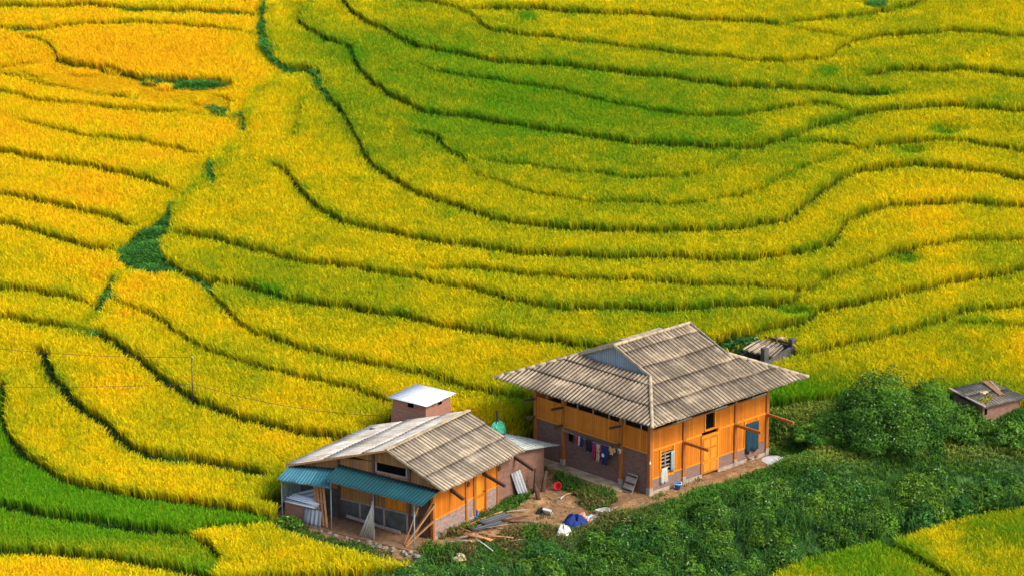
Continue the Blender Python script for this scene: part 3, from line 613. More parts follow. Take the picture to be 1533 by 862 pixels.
# right wall, local y = 0
for a, b, t in [(0, 2.2, .64), (2.2, 3.42, .66), (4.5, 5.7, .66), (5.7, 7.9, .61)]:
    B = MB(); B.box(a+.07, b-.07, .02, .16, -.12, t); B.build('brick_base', M['brick_x'], H)
for a, b in ((-.02, 3.4), (4.5, 7.95)):
    B = MB(); B.box(a, b, -.05, .0, -.15, .10); B.build('footing', M['concrete'], H)
lowp = [(0, .70, .66, 1.96), (.70, 1.52, 1.77, 1.96), (1.52, 2.2, .66, 1.96), (2.2, 3.42, .68, 1.96), (4.5, 5.7, .68, 1.96), (5.7, 6.42, .63, 1.96), (7.22, 7.9, .63, 1.96), (6.42, 7.22, 1.77, 1.96)]
for a, b, c, d in lowp:
    B = MB(); B.box(a+.03, b-.03, .03, .08, c, d); B.build('board_panel', M['wood_x'], H)
for a, b, c, d in [(0, 2.2, 2.06, WT), (2.2, 3.62, 2.06, WT), (4.32, 5.7, 2.06, WT), (5.7, 7.9, 2.06, WT), (3.62, 4.32, 2.06, 2.12)]:
    B = MB(); B.box(a+.03, b-.03, .03, .08, c, d); B.build('board_panel', M['wood_x'], H)
for a, b in [(.08, 2.12), (2.28, 3.4), (4.52, 5.62), (5.78, 7.82)]:
    B = MB(); B.box(a, b, -.01, .1, 1.965, 2.055); B.build('rail', M['rail'], H)
    B = MB(); B.box(a, b, 0, .11, .645, .70) if not (5.7 < a) else B.box(a, 6.40, 0, .11, .61, .66); B.build('rail', M['rail'], H)
for x in (.66, 1.56, 3.41, 4.53, 6.38, 7.25):
    z1 = 1.96; z0 = .0 if x in (3.41, 4.53) else .66
    B = MB(); B.box(x-.045, x+.045, -.015, .1, z0, z1); B.build('jamb', M['rail'] if x != 3.41 else M['post'], H)
for x in (0.0, 2.2, 5.7, 7.9):
    B = MB(); B.box(x-.09, x+.09, -.06, .12, .28, 4.25); p_ = B.build('post', M['post'], H, bevel=.01)
    B = MB(); B.box(x-.11, x+.11, -.08, .14, -.12, .28); B.build('concrete_foot', M['concrete'], p_)
for x, d, dz in ((2.2, 1.5, -.03), (5.7, 1.55, -.02), (7.9, 1.6, -.05)):
    B = MB(); B.bar((x, -.06, 1.94), (x+.03, -d, 1.94+dz), .12, .13); B.build('outrigger_beam', M['post'], H, bevel=.01)
B = MB(); B.box(-.05, 7.95, -.02, .08, WT, WT+.07); B.build('top_plate', M['post'], H)
# door
B = MB(); B.box(3.46, 4.48, .0, .06, .06, 1.79); D_ = B.build('door', M['wood_x'], H)
B = MB()
for x0, x1, z0, z1 in [(3.55, 3.93, .15, .55), (4.01, 4.39, .15, .55), (3.55, 3.93, .68, 1.2), (4.01, 4.39, .68, 1.2), (3.55, 3.93, 1.3, 1.68), (4.01, 4.39, 1.3, 1.68)]: B.box(x0, x1, -.022, .0, z0, z1)
B.build('door_panel', M['rail'], D_, bevel=.015)
B = MB(); B.box(3.46, 4.48, -.03, .0, .585, .645); B.build('door_rail', M['rail'], D_)
B = MB(); B.box(3.36, 4.58, -.03, .1, 1.81, 1.90); B.build('door_lintel', M['rail'], H)
# dark upper opening
B = MB(); B.box(3.66, 4.28, .10, .14, 2.12, WT); W_ = B.build('window', M['dark'], H)
B = MB(); B.box(3.60, 3.66, .0, .09, 2.12, WT); B.box(4.28, 4.34, .0, .09, 2.12, WT); B.box(3.66, 4.28, .0, .09, 2.115, 2.16); B.build('window_frame', M['rail'], W_)
# window with broken wooden bars
B = MB(); B.box(.72, 1.50, .12, .15, .66, 1.76); W_ = B.build('window', M['dark'], H)
B = MB()
for z in (.80, .97, 1.14, 1.32, 1.50, 1.66): B.bar((.74, .06, z), (1.48, .06, z+random.uniform(-.03, .03)), .035, .06)
B.bar((1.0, .05, .67), (1.02, .05, 1.75), .05); B.build('window_bars', M['greywood'], W_)
B = hang(.20, .98); o = B.build('curtain', M['paleteal'], W_, True, .006); o.location = (1.42, -.05, 1.74)
B = MB(); B.box(.70, 1.52, -.03, .09, .60, .655); B.build('window_sill', M['rail'], W_)
# window hung with a dark teal curtain
B = MB(); B.box(6.43, 7.21, .06, .10, .47, 1.76); W_ = B.build('window', M['dark'], H)
B = MB(); B.box(6.385, 6.43, -.02, .09, .43, 1.8); B.box(7.21, 7.255, -.02, .09, .43, 1.8); B.box(6.43, 7.21, -.02, .05, 1.77, 1.81); B.build('window_frame', M['post'], W_)
B = hang(.84, 1.42, 6, .035); o = B.build('curtain', M['tealcloth'], W_, True, .006); o.location = (6.82, -.07, 1.82)
# left wall, local x = 0
for a, b in ((.09, 1.71), (1.89, 5.42), (5.58, 7.25)):
    B = MB(); B.box(.02, .16, a, b, -.2, 1.88); B.build('brick_wall', M['brick_y'], H)
for a, b in [(.09, 1.72), (1.88, 5.42), (5.58, 7.24)]:
    B = MB(); B.box(-.02, .05, a, b, 1.92, WT); B.build('board_panel', M['wood_y'], H)
    B = MB(); B.box(-.05, .06, a, b, 1.865, 1.92); B.build('rail', M['rail'], H)
for y in (1.8, 5.5, 7.32):
    B = MB(); B.box(-.09, .11, y-.085, y+.085, .28, 4.25); p_ = B.build('post', M['post'], H, bevel=.01)
    B = MB(); B.box(-.11, .13, y-.105, y+.105, -.15, .28); B.build('concrete_foot', M['concrete'], p_)
    B = MB(); B.bar((-.09, y, 1.93), (-.62, y, 1.93), .11, .11); B.build('outrigger_beam', M['darkwood'], H)
    B = MB(); B.bar((-.09, y, 2.80), (-.8, y, 2.86), .09, .09); B.build('bracket', M['darkwood'], H)
B = MB(); B.box(-.01, .02, 4.86, 5.14, 1.28, 1.6); W_ = B.build('hatch', M['dark'], H)
B = MB(); B.box(-.03, .0, 4.80, 4.86, 1.22, 1.66); B.box(-.03, .0, 5.14, 5.2, 1.22, 1.66); B.box(-.03, .0, 4.86, 5.14, 1.22, 1.28); B.build('hatch_frame', M['darkwood'], W_)
B = MB(); B.box(-.17, -.10, 1.72, 1.88, 1.52, 1.72); W_ = B.build('meter_box', M['white'], H, bevel=.01)
B = MB(); B.box(-.175, -.17, 1.76, 1.84, 1.56, 1.64); B.build('meter_glass', M['dark'], W_)
for p_ in [(-.16, -.13, 1.55)]:
    B = MB(); B.lathe([(.001, -.08), (.045, -.06), (.055, -.02), (.03, .03), (.02, .07), (.001, .08)], 10, p_); B.build('light_bulb', M['white'], H, True)
# rear walls, loft floor
B = MB(); B.box(7.78, 7.9, .09, 7.3, -.1, WT+.3); B.build('rear_wall', M['wood_y'], H)
B = MB(); B.box(.11, 7.78, 7.18, 7.3, -.1, WT+.3); B.build('rear_wall', M['wood_x'], H)
B = MB(); B.box(.2, 7.7, .2, 7.1, 2.55, 2.62); B.build('loft_floor', M['darkwood'], H)
B = MB(); B.prism([(-1.0, -.5), (0, -.5), (0, .02), (-.55, -.02), (-.95, -.24)], 1.25, 7.4, 1); B.build('plinth', plain('muddy_concrete', (.42, .32, .2), (.20, .125, .06), 1.6), H)
# roof
EO = 1.38; ZE = 3.78; XE0, XE1, YE0, YE1 = -EO, 9.18, -EO, 8.68; YM = 3.65; ZR = 5.87; XG0, XG1 = 1.35, 6.45
run = YM-YE0; rise = ZR-ZE; Ls = math.hypot(run, rise); kx = Ls/run; yg = XG0-XE0
def tm_front(s):
    x = XE0+s
    if x < XG0: return (x-XE0)*kx
    if x <= XG1: return Ls
    return max(0, (XE1-x))*kx*(XG0-XE0)/(XE1-XG1) if False else max(0, min(Ls, (XE1-x)*kx*(yg/(XE1-XG1))))
R_ = thing('x', '', ''); bpy.data.objects.remove(R_)
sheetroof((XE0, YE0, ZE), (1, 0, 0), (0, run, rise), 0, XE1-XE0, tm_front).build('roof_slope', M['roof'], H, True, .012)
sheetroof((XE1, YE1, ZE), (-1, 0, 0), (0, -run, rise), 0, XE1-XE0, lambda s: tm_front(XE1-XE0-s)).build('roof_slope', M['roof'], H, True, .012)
ZG = ZE+rise/run*yg
def tm_hip(runx):
    Lh = math.hypot(runx, ZG-ZE)
    def f(s):
        y = s; W_ = YE1-YE0
        return max(0, min(Lh, min(y, W_-y)/yg*Lh))
    return f
hr0 = XG0-XE0; hr1 = XE1-XG1
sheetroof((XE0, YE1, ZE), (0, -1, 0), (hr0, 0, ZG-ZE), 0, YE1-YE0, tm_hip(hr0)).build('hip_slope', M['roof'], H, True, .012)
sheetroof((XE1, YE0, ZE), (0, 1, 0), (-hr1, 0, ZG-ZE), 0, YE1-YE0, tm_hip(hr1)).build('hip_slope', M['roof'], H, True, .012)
for xg, sg in ((XG0+.22, -1), (XG1-.22, 1)):
    y0, y1 = YE0+yg, YE1-yg
    B = MB(); n_ = 60
    for i in range(n_+1):
        y = y0+(y1-y0)*i/n_; zt = ZG+(ZR-ZG)*(1-abs(y-YM)/(YM-y0))-.04; xx = xg+sg*.012*math.sin(y*2*math.pi/.14)
        B.v += [(xx, y, ZG-.12), (xx, y, max(zt, ZG-.1))]; B.uv[2*i] = (y, 0.1); B.uv[2*i+1] = (y, .9)
    B.f = [(2*i, 2*i+2, 2*i+3, 2*i+1) for i in range(n_)]
    B.build('gablet_sheet', M['gablet'], H, False, .02)
def capline(P, Q, r=.13, n=10, nm='ridge_cap', par=None, mat='cap'):
    P, Q = np.array(P, float), np.array(Q, float); L = np.linalg.norm(Q-P); k_ = max(2, int(L/.45)); pts = []; B = MB()
    for i in range(k_):
        a, b = P+(Q-P)*i/k_, P+(Q-P)*(i+1.08)/k_; B.tube([a, b], r*random.uniform(.98, 1.05), 10, r*.94)
    return B.build(nm, M[mat], par, True)
hc = .03
capline((XG0-.03, YM, ZR+hc), (XG1+.03, YM, ZR+hc), .085, par=H)
for (cx, cy, gx_, gy_) in [(XE0, YE0, XG0, YE0+yg), (XE0, YE1, XG0, YE1-yg), (XE1, YE0, XG1, YE0+yg), (XE1, YE1, XG1, YE1-yg)]:
    capline((cx, cy, ZE+.02), (gx_, gy_, ZG+.03), .085, nm='hip_cap', par=H)
for xg in (XG0, XG1):
    for y_ in (YE0+yg, YE1-yg):
        B = MB(); B.bar((xg, y_, ZG+.02), (xg, YM, ZR+.02), .05, .12); B.build('rake_board', M['cap'] if xg == XG0 else M['greywood'], H)
B = MB()
B.v = []; B.bar((XG0+.9, YM+.28, ZR+.0), (XG1-1.6, YM+.28, ZR+.03), .34, .03); B.build('loose_sheet', M['cap'], H)
for i in range(8):
    y = .35+i*.95
    B = MB(); B.bar((XE0+.12, y, ZE-.06), (.3, y, ZE+.60), .06, .1); B.build('rafter', M['darkwood'], H)
for i in range(8):
    x = .4+i*1.0
    B = MB(); B.bar((x, YE0+.12, ZE-.08), (x, .3, ZE+.58), .06, .1); B.build('rafter', M['darkwood'], H)
for i in range(7):
    y = .6+i*1.0
    B = MB(); B.bar((.0, y, WT), (.0, y, 4.25), .05, .05); B.build('stud', M['greywood'], H)
for x0, x1, z0 in ((3.55, 4.4, 3.0), (6.1, 7.1, 2.98), (1.0, 2.0, 3.0)):
    B = MB(); B.bar((x0, -.5, z0+.25), (x1, -.5, z0+.27), .30, .05, (0, .4, 1)); B.build('tarp_strip', M['paleteal'], H)

# clothes on the line along the left wall
cl = MB(); pts = [bw(-.35, 5.2-3.8*t, 1.86-.10*math.sin(math.pi*t)) for t in np.linspace(0, 1, 14)]; cl.tube(pts, .008, 5)
props(cl.build('clothes_line', M['greycl']), 'thin washing line strung along the dark brick wall of the large house', 'washing line')
def garment(name, y, w_, h_, mat, label, cat, sleeves=False, stripe=None, ztop=1.80):
    t = thing(name, label, cat, bw(-.35, y, ztop), AX-math.pi/2, 'clothes on the washing line')
    B = hang(w_, h_, 6, .05, .05); B.build('cloth_body', M[mat], t, True, .012)
    if sleeves:
        for sg in (-1, 1):
            B = hang(w_*.42, h_*.55, 5, .05, .1); o = B.build('sleeve', M[stripe or mat], t, True, .012); o.location = (sg*w_*.58, .03, -.02); o.rotation_euler = (0, sg*-.15, 0)
    return t
garment('towel', 4.26, .12, .34, 'red', 'small red cloth pegged nearest the dark hatch', 'cloth')
garment('towel', 4.14, .09, .42, 'white', 'narrow white cloth beside the small red cloth on the line', 'cloth')
garment('trousers', 3.98, .18, .42, 'navy', 'small navy garment between the white cloth and the black garment', 'clothing')
garment('skirt', 3.52, .42, .55, 'black', 'wide black garment hanging on the washing line', 'clothing')
garment('shirt', 3.20, .26, .78, 'magenta', 'magenta and black shirt next to the wide black garment', 'shirt', True, 'black', 1.72)
garment('shirt', 2.93, .24, .80, 'cream', 'cream shirt with red sleeves in the middle of the washing line', 'shirt', True, 'red', 1.72)
sh = garment('shirt', 2.52, .44, .88, 'navy', 'large navy shirt with a round badge on the washing line', 'shirt', True, None, 1.74)
B = MB(); B.lathe([(.001, .0), (.085, .0), (.085, .02), (.001, .02)], 14); o = B.build('badge', M['lightblue'], sh); o.rotation_euler = (math.pi/2, 0, 0); o.location = (0, -.10, -.42)
garment('shirt', 2.08, .22, .36, 'yellow', 'short yellow brown cloth at the end of the line near the meter box', 'clothing', True)

# things in front of the right wall
def place(u, v, h=0.0):
    p = gp(u, v); return (p[0], p[1], p[2]+h)
t = thing('basin', 'blue plastic basin standing by the right wall of the large house', 'basin', bw(1.45, -.36, -.05)); t.scale = (.62, .62, .9)
B = MB(); B.lathe([(.001, .02), (.17, .02), (.25, .30), (.29, .31), (.29, .33), (.24, .33), (.16, .05), (.001, .05)], 20); B.build('bowl', M['bluepl'], t, True)
B = MB(); B.lathe([(.27, .295), (.30, .30), (.30, .335), (.27, .335)], 20); B.build('rim', M['lightblue'], t, True)
t = thing('cloth', 'pale rag hung on the barred window of the large house', 'cloth', bw(.86, -.07, 1.05), AX)
hang(.36, .72, 6, .06, -.15).build('rag', M['greycl'], t, True, .012)
t = thing('pallet', 'old wooden pallet leaning against the dark brick wall beside the corner post', 'pallet', bw(-.42, .98, -.06), AX)
B = MB(); B.bar((-.05, 0, 0), (.34, 0, .78), .62, .04, (-1, 0, .5)); B.build('board', M['greywood'], t)
B = MB()
for d_ in (.14, .5, .88): B.bar((-.09+.39*d_, -.31, .02+.78*d_), (-.09+.39*d_, .31, .02+.78*d_), .05, .07)
B.build('batten', M['darkwood'], t)
def hen(u, v, rz, mat, lab):
    t = thing('hen', lab, 'hen', place(u, v), rz); B = MB()
    B.tube([(-.19, 0, .26), (-.14, 0, .24), (-.02, 0, .22), (.1, 0, .24), (.15, 0, .33), (.17, 0, .40), (.2, 0, .42)], .05, 8)
    prof = [.03, .08, .11, .09, .05, .042, .02]
    for i, r_ in enumerate(prof):
        c = np.mean([B.v[i*8+j] for j in range(8)], 0)
        for j in range(8): B.v[i*8+j] = tuple(c+(np.array(B.v[i*8+j])-c)*r_/.05)
    B.build('body', M[mat], t, True)
    for s in (-1, 1):
        L_ = MB(); L_.tube([(-.01, s*.04, .17), (-.02, s*.045, .08), (.0, s*.045, .0)], .012, 5); L_.build('leg', M['yellow'], t)
    T_ = MB(); T_.add([(-.15, .02, .25), (-.15, -.02, .25), (-.30, -.015, .38), (-.30, .015, .38), (-.24, .0, .24)], [(0, 1, 2, 3), (0, 3, 4), (1, 4, 2), (0, 4, 1), (2, 4, 3)]); T_.build('tail', M['darkwood'], t)
    C_ = MB(); C_.box(.15, .2, -.008, .008, .43, .47); C_.build('comb', M['red'], t); t.scale = (.62, .62, .62)
M['hen'] = plain('brown_feather', (.22, .10, .03), (.10, .045, .02), 20)
hen(1121, 691, 2.4, 'hen', 'brown hen on the dirt apron below the teal curtain, the one nearer the door')
hen(1131, 687, -.3, 'hen', 'brown hen on the dirt apron, the one nearer the white sand heap')
# sand heap
c = gp(1164, 692); t = MB(); n_ = 22; prof = [(1.0, 0), (.85, .05), (.6, .12), (.3, .17), (.001, .18)]
for r_, z_ in prof:
    for j in range(n_):
        a = 2*math.pi*j/n_; q = 1+.16*math.sin(3*a+1)+.08*math.sin(5*a); t.v.append((c[0]+.95*r_*q*math.cos(a)+.15, c[1]+1.15*r_*q*math.sin(a), c[2]+z_-.03))
t.f = [(i*n_+j, i*n_+(j+1) % n_, (i+1)*n_+(j+1) % n_, (i+1)*n_+j) for i in range(4) for j in range(n_)]
props(t.build('sand_heap', M['sand'], None, True), 'white heap of sand at the far corner of the large house', 'sand heap')

# ---------------------------------------------------------------- small house
S = thing('small_house', 'low cottage with tan corrugated gable roof and teal awnings over its front', 'house', tuple(S0), A2)
for a, b, z1 in [(.06, 2.48, .84), (2.62, 3.16, .95), (4.14, 5.0, .93)]:
    B = MB(); B.box(a, b, .0, .14, -.1, z1); B.build('plinth_wall', M['render_x'], S)
    B = MB(); B.box(a, b, .01, .07, z1+.05, 2.5); B.build('board_panel', M['wood_x'], S)
    B = MB(); B.box(a, b, -.02, .10, z1, z1+.05); B.build('rail', M['rail'], S)
    B = MB(); B.box(a, b, -.03, .0, -.1, .10); B.build('footing', M['concrete'], S)
B = MB(); B.box(3.24, 4.08, .01, .06, .06, 2.3); D_ = B.build('door', M['wood_x'], S)
B = MB(); B.box(3.38, 3.94, -.01, .01, .95, 1.9); B.box(3.38, 3.94, -.01, .01, .2, .8); B.build('door_panel', M['rail'], D_, bevel=.012)
B = MB(); B.box(3.9, 3.95, -.05, .0, 1.0, 1.06); B.build('door_handle', M['darkwood'], D_)
for x in (0.0, 2.55, 3.2, 4.11, 5.05):
    B = MB(); B.box(x-.06, x+.06, -.05, .1, -.08, 2.6); B.build('post', M['post'], S)
for x in (2.62, 5.1):
    B = MB(); B.box(x-.06, x+.1, -.11, -.05, 1.66, 1.84); B.build('beam_end', M['darkwood'], S)
for x, e, ez, l in ((1.37, 1.25, 1.62, -.75), (3.9, 3.8, 1.55, -1.25), (6.5, 6.2, 1.58, -1.2)):
    B = MB(); B.bar((x, 0, 1.88), (e, l, ez), .12, .13); B.build('outrigger_beam', M['darkwood'], S)
# front gable wall
roofz = lambda b: (2.45+(b+.83)/(2.2+.83)*1.3) if b < 2.2 else (3.75-(b-2.2)/(7.75-2.2)*1.75)
def gable(b0, b1, z0, mat, nm, x0=.0, x1=.08, top=None):
    bs = sorted({b0, b1}|({2.2} if b0 < 2.2 < b1 else set())); poly = [(b, z0) for b in (b0, b1)]+[(b, min(roofz(b)-.05, top or 9)) for b in bs[::-1]]
    B = MB(); B.prism(poly, x0, x1, 0); return B.build(nm, M[mat], S)
gable(.62, 4.35, 2.98, 'oldwood', 'gable_boards')
for a, b in ((.08, 1.36), (3.0, 5.0)): gable(a, b, .92, 'oldwood', 'front_boards', top=2.975)
gable(1.36, 3.0, .92, 'oldwood', 'front_boards', top=2.58)
gable(5.0, 7.2, 1.3, 'oldwood', 'front_boards', top=2.975)
B = MB(); B.box(.04, .10, 1.38, 2.98, 2.6, 2.96); W_ = B.build('window', M['dark'], S)
B = MB(); B.box(-.03, .02, 1.33, 1.40, 2.56, 3.0); B.box(-.03, .02, 2.96, 3.03, 2.56, 3.0); B.box(-.03, .02, 1.4, 2.96, 2.53, 2.6); B.build('window_frame', M['greywood'], W_)
for y_ in (1.2, 3.12, 5.0):
    B = MB(); B.box(-.05, -.005, y_-.05, y_+.05, 0, roofz(y_)-.08); B.build('post', M['darkwood'], S)
B = MB(); B.box(0, .12, .8, 5.0, -.05, .88); B.box(0, .12, 5.1, 7.2, -.05, 1.28); B.build('plinth_wall', M['darkconc'], S)
B = MB(); B.box(-.03, .0, .82, 4.95, .88, .94); B.build('rail', M['greywood'], S)
B = MB(); B.box(-.03, .03, .16, .74, .02, 2.0); B.build('front_door', M['darkwood'], S)
for y_ in (1.36, 2.6, 3.9):
    B = MB(); B.box(-.02, .0, y_-.05, y_+.05, .0, .9); B.build('stud', M['greywood'], S)
B = MB(); B.box(-.02, .05, 2.9, 4.92, .99, 1.95); B.build('plank_panel', M['oldwood'], S)
B = MB(); B.box(-.02, .05, 1.42, 2.5, .99, 1.95); B.build('board_panel', M['wood_y'], S)
B = MB(); B.box(.1, 6.0, 7.15, 7.25, -.1, 1.9); B.box(5.2, 5.3, .2, 7.1, -.1, 2.3); B.build('rear_wall', M['darkconc'], S)
# porch
B = MB(); B.box(-1.62, -.01, -.3, 7.35, -.25, -.01); B.build('porch_floor', M['concrete'] if False else plain('trodden_earth', (.24, .13, .06), (.13, .07, .04), 4), S)
for y_, zt in ((0.0, 2.06), (2.15, 2.10), (4.42, 2.16), (7.12, 1.72)):
    B = MB(); B.tube([(-1.42, y_, -.6), (-1.42, y_, zt)], .028, 8); B.build('porch_post', M['steel'], S, True)
def awning(P, Q, U_, V_, mat, nm, pitch=.17, amp=.016):
    """P,Q back edge; U,V front edge"""
    P, Q, U_, V_ = [np.array(a, float) for a in (P, Q, U_, V_)]; L = np.linalg.norm(V_-U_); n_ = int(L/pitch*8); B = MB()
    for i in range(n_+1):
        f = i/n_
        for q in range(4):
            g = q/3; p = (P+(Q-P)*f)*(1-g)+(U_+(V_-U_)*f)*g
            sg = .012*math.sin(f*9)*g+(.02*math.sin(f*23)*g*g)
            B.v.append((p[0]-(.03*math.sin(f*17) if q == 3 else 0), p[1], p[2]+amp*math.sin(2*math.pi*f*L/pitch)+sg)); B.uv[len(B.v)-1] = (f*L, g*1.4+.1)
    B.f = [(i*4+q, (i+1)*4+q, (i+1)*4+q+1, i*4+q+1) for i in range(n_) for q in range(3)]
    return B.build(nm, M[mat], S, True, .006)
awning((-.03, 4.97, 2.50), (-.03, -.42, 2.36), (-1.66, 4.62, 2.32), (-1.66, -.56, 2.16), 'teal', 'awning')
awning((-.03, 7.66, 1.98), (-.03, 5.0, 2.30), (-1.6, 7.28, 1.80), (-1.6, 4.36, 2.02), 'tealpale', 'awning')
B = MB(); B.bar((-1.42, -.4, 2.08), (-1.42, 4.6, 2.22), .05, .07); B.bar((-1.42, 4.5, 1.94), (-1.42, 7.2, 1.74), .05, .07); B.build('awning_beam', M['steel'], S)
# roof
r1 = 2.2+.83; 
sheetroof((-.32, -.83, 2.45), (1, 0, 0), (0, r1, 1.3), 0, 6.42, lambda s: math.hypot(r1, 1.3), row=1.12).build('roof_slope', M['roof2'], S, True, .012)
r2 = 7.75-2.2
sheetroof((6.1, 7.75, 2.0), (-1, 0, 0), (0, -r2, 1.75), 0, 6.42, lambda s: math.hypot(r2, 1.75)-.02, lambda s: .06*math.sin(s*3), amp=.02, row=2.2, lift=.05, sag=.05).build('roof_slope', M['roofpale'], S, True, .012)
B = MB(); B.bar((-.34, 2.2, 3.80), (6.12, 2.2, 3.80), .16, .06); B.build('ridge_cap', M['cap'], S)
B = MB(); B.bar((-.33, -.82, 2.47), (-.33, 2.2, 3.78), .05, .10); B.build('rake_board', M['cap'], S)
B = MB(); B.bar((-.33, 7.72, 1.98), (-.33, 2.2, 3.74), .05, .08); B.build('rake_board', M['plank'], S)
# brick lean-to behind
B = MB(); B.prism([(5.12, -.3), (8.95, -.3), (8.95, 1.66), (5.12, 2.45)], .0, .14, 1); B.build('lean_to_wall', M['oldbrick_x'], S)
B = MB(); B.box(8.82, 8.95, .15, 3.0, -.3, 1.66); B.build('lean_to_wall', M['oldbrick_y'], S)
B = MB(); P4 = [(6.4, -.32, 2.24), (9.9, -.3, 1.52), (9.9, 3.0, 1.52), (6.4, 3.0, 2.24)]
n_ = 24; P4 = [np.array(p) for p in P4]
for i in range(n_+1):
    f = i/n_
    for q in range(91):
        g = q/90; p = (P4[0]+(P4[1]-P4[0])*f)*(1-g)+(P4[3]+(P4[2]-P4[3])*f)*g; B.v.append((p[0], p[1], p[2]+.02*math.sin(g*18*2*math.pi)+.02*math.sin(f*31)*math.sin(g*9))); B.uv[len(B.v)-1] = (g*3.3, f*3.3)
B.f = [(i*91+q, (i+1)*91+q, (i+1)*91+q+1, i*91+q+1) for i in range(n_) for q in range(90)]
B.build('lean_to_roof', M['mossmetal'], S, True, .01)

# brick tower behind the small house
T = thing('brick_tower', 'square brick kiln tower with a white sheet roof behind the small house', 'tower', tuple(sw(7.95, 6.1, 0)), A2)
tz0 = -.2
def frustum(x0, y0, z0, x1, y1, z1):
    B = MB(); return B.add([(-x0,-y0,z0),(x0,-y0,z0),(x0,y0,z0),(-x0,y0,z0),(-x1,-y1,z1),(x1,-y1,z1),(x1,y1,z1),(-x1,y1,z1)], [(0,3,2,1),(4,5,6,7),(0,1,5,4),(1,2,6,5),(2,3,7,6),(3,0,4,7)])
# faces along local x use x bricks, faces along local y use y bricks
a, b = 1.25, 1.12; a1, b1 = .98, .92
for sg in (-1, 1):
    B = MB(); B.add([(-a, sg*b, tz0), (a, sg*b, tz0), (a1, sg*b1, 3.22), (-a1, sg*b1, 3.22)], [(0, 1, 2, 3) if sg < 0 else (3, 2, 1, 0)])
    B.build('brick_wall', M['redbrick_x'], T)
for sg in (-1, 1):
    B = MB(); B.add([(sg*a, -b, tz0), (sg*a, b, tz0), (sg*a1, b1, 3.22), (sg*a1, -b1, 3.22)], [(0, 1, 2, 3) if sg > 0 else (3, 2, 1, 0)])
    B.build('brick_wall', M['redbrick_y'], T)
for y_ in (-.1,):
    B = MB(); B.box(-a1-.06, -a1+.02, y_-.14, y_+.14, 3.02, 3.2); B.build('vent_hole', M['dark'], T)
B = MB(); B.box(.0, .28, -b1-.05, -b1+.03, 3.0, 3.18); B.build('vent_hole', M['dark'], T)
sheetroof((-1.2, -1.12, 3.27), (1, 0, 0), (0, 2.25, .06), 0, 2.42, lambda s: 2.25, pitch=.2, amp=.015, row=3, lift=.0).build('sheet_roof', M['whitemetal'], T, True, .01)
B = MB()
for x_ in (-.6, .5): B.box(x_-.04, x_+.04, -1.0, 1.0, 3.2, 3.25)
B.build('roof_batten', M['darkwood'], T)

# ---------------------------------------------------------------- things round the small house
def leaning(name, lab, cat, P, Q, w_, h_, mat, grp=None, frame=sw):
    P, Q = frame(*P), frame(*Q); B = MB(); B.bar((0, 0, 0), Q-P, w_, h_); o = B.build(name, M[mat], None, bevel=.006); o.location = tuple(P); return props(o, lab, cat, grp)
gl_ = 'planks leaning in the left bay of the small house'
for i, (b0, b1) in enumerate(((4.72, 5.25), (4.92, 5.42), (5.08, 5.62), (5.26, 5.78))):
    leaning('plank', 'orange plank leaning in a row beside the grey sheets under the pale teal awning', 'plank', (-1.35+.03*i, b0, .02), (-.9+.02*i, b1, 1.9), .10, .05, 'plank', gl_)
leaning('plank', 'short brown plank leaning left of the corner porch post', 'plank', (-1.15, .72, .0), (-.9, .15, 1.7), .14, .05, 'plank')
leaning('plank', 'long wide pale plank leaning across behind the corner porch post', 'plank', (-1.25, .62, .0), (-.2, -.25, 1.75), .16, .06, 'plank')
leaning('plank', 'lowest plank leaning at a slant towards the orange side wall', 'plank', (-1.35, .52, .0), (-.45, -.42, 1.15), .13, .06, 'plank')
leaning('plank', 'dark narrow plank leaning between the two wide planks by the corner', 'plank', (-1.0, .5, .0), (-.15, -.1, 1.85), .08, .05, 'oldwood')
t = thing('pole_bundle', 'bundle of pale split poles leaning on the middle porch post', 'poles', tuple(sw(-1.3, 2.6, 0)), A2)
for i in range(9):
    B = MB(); B.tube([(.02*i-.1, .32-.085*i, 0), (.04, -.36+.012*i, 1.62+random.uniform(-.12, .1))], .035, 6, .02); B.build('pole', M['pale'], t, True)
t = thing('sheet_stack', 'stack of pale corrugated roof sheets lying on the low brick wall', 'roof sheets', tuple(sw(-1.25, 6.15, .82)), A2)
for i in range(3):
    B = sheetroof((-.25+.05*i, -.85, .05*i), (1, 0, .0), (0, 1.7, 0.02*i), 0, .62, lambda s: 1.6, pitch=.2, amp=.045, row=3, lift=0); B.build('sheet', M['greymetal'] if i == 1 else M['whitemetal'], t, True, .01)
t = thing('roof_sheet', 'pale roof sheet propped aslant above the stacked sheets in the left bay', 'roof sheet', tuple(sw(-.75, 5.75, .95)), A2)
sheetroof((0, 0, 0), (.35, .1, .8), (0, 1, -.4), 0, .5, lambda s: 1.5, pitch=.2, amp=.03, row=3, lift=0).build('sheet', M['greymetal'], t, True, .01)
t = thing('roof_sheet', 'grey corrugated sheet standing upright in front of the low brick wall', 'roof sheet', tuple(sw(-1.48, 4.98, .0)), A2)
sheetroof((0, 0, 0), (0, 1, 0), (.12, 0, .72), 0, .95, lambda s: .72, pitch=.24, amp=.03, row=3, lift=0).build('sheet', M['greymetal'], t, True, .01)
t = thing('low_wall', 'low red brick wall under the pale teal awning', 'wall', tuple(sw(-1.3, 5.6, -.05)), A2)
B = MB(); B.box(0, .22, .35, 1.45, 0, .78); B.build('bricks', M['redbrick_y'], t); B = MB(); B.box(-.05, .3, -.4, 1.5, .78, .84); B.build('coping_board', M['greywood'], t)
t = thing('wire_screen', 'grey wire mesh screen closing the left end of the porch', 'screen', tuple(sw(-1.4, 7.14, 0)), A2)
B = MB()
for i in range(15): B.bar((.09*i, 0, .8), (.09*i, 0, 1.75), .012, .012)
for i in range(11): B.bar((0, 0, .8+.095*i), (1.3, 0, .8+.095*i), .012, .012)
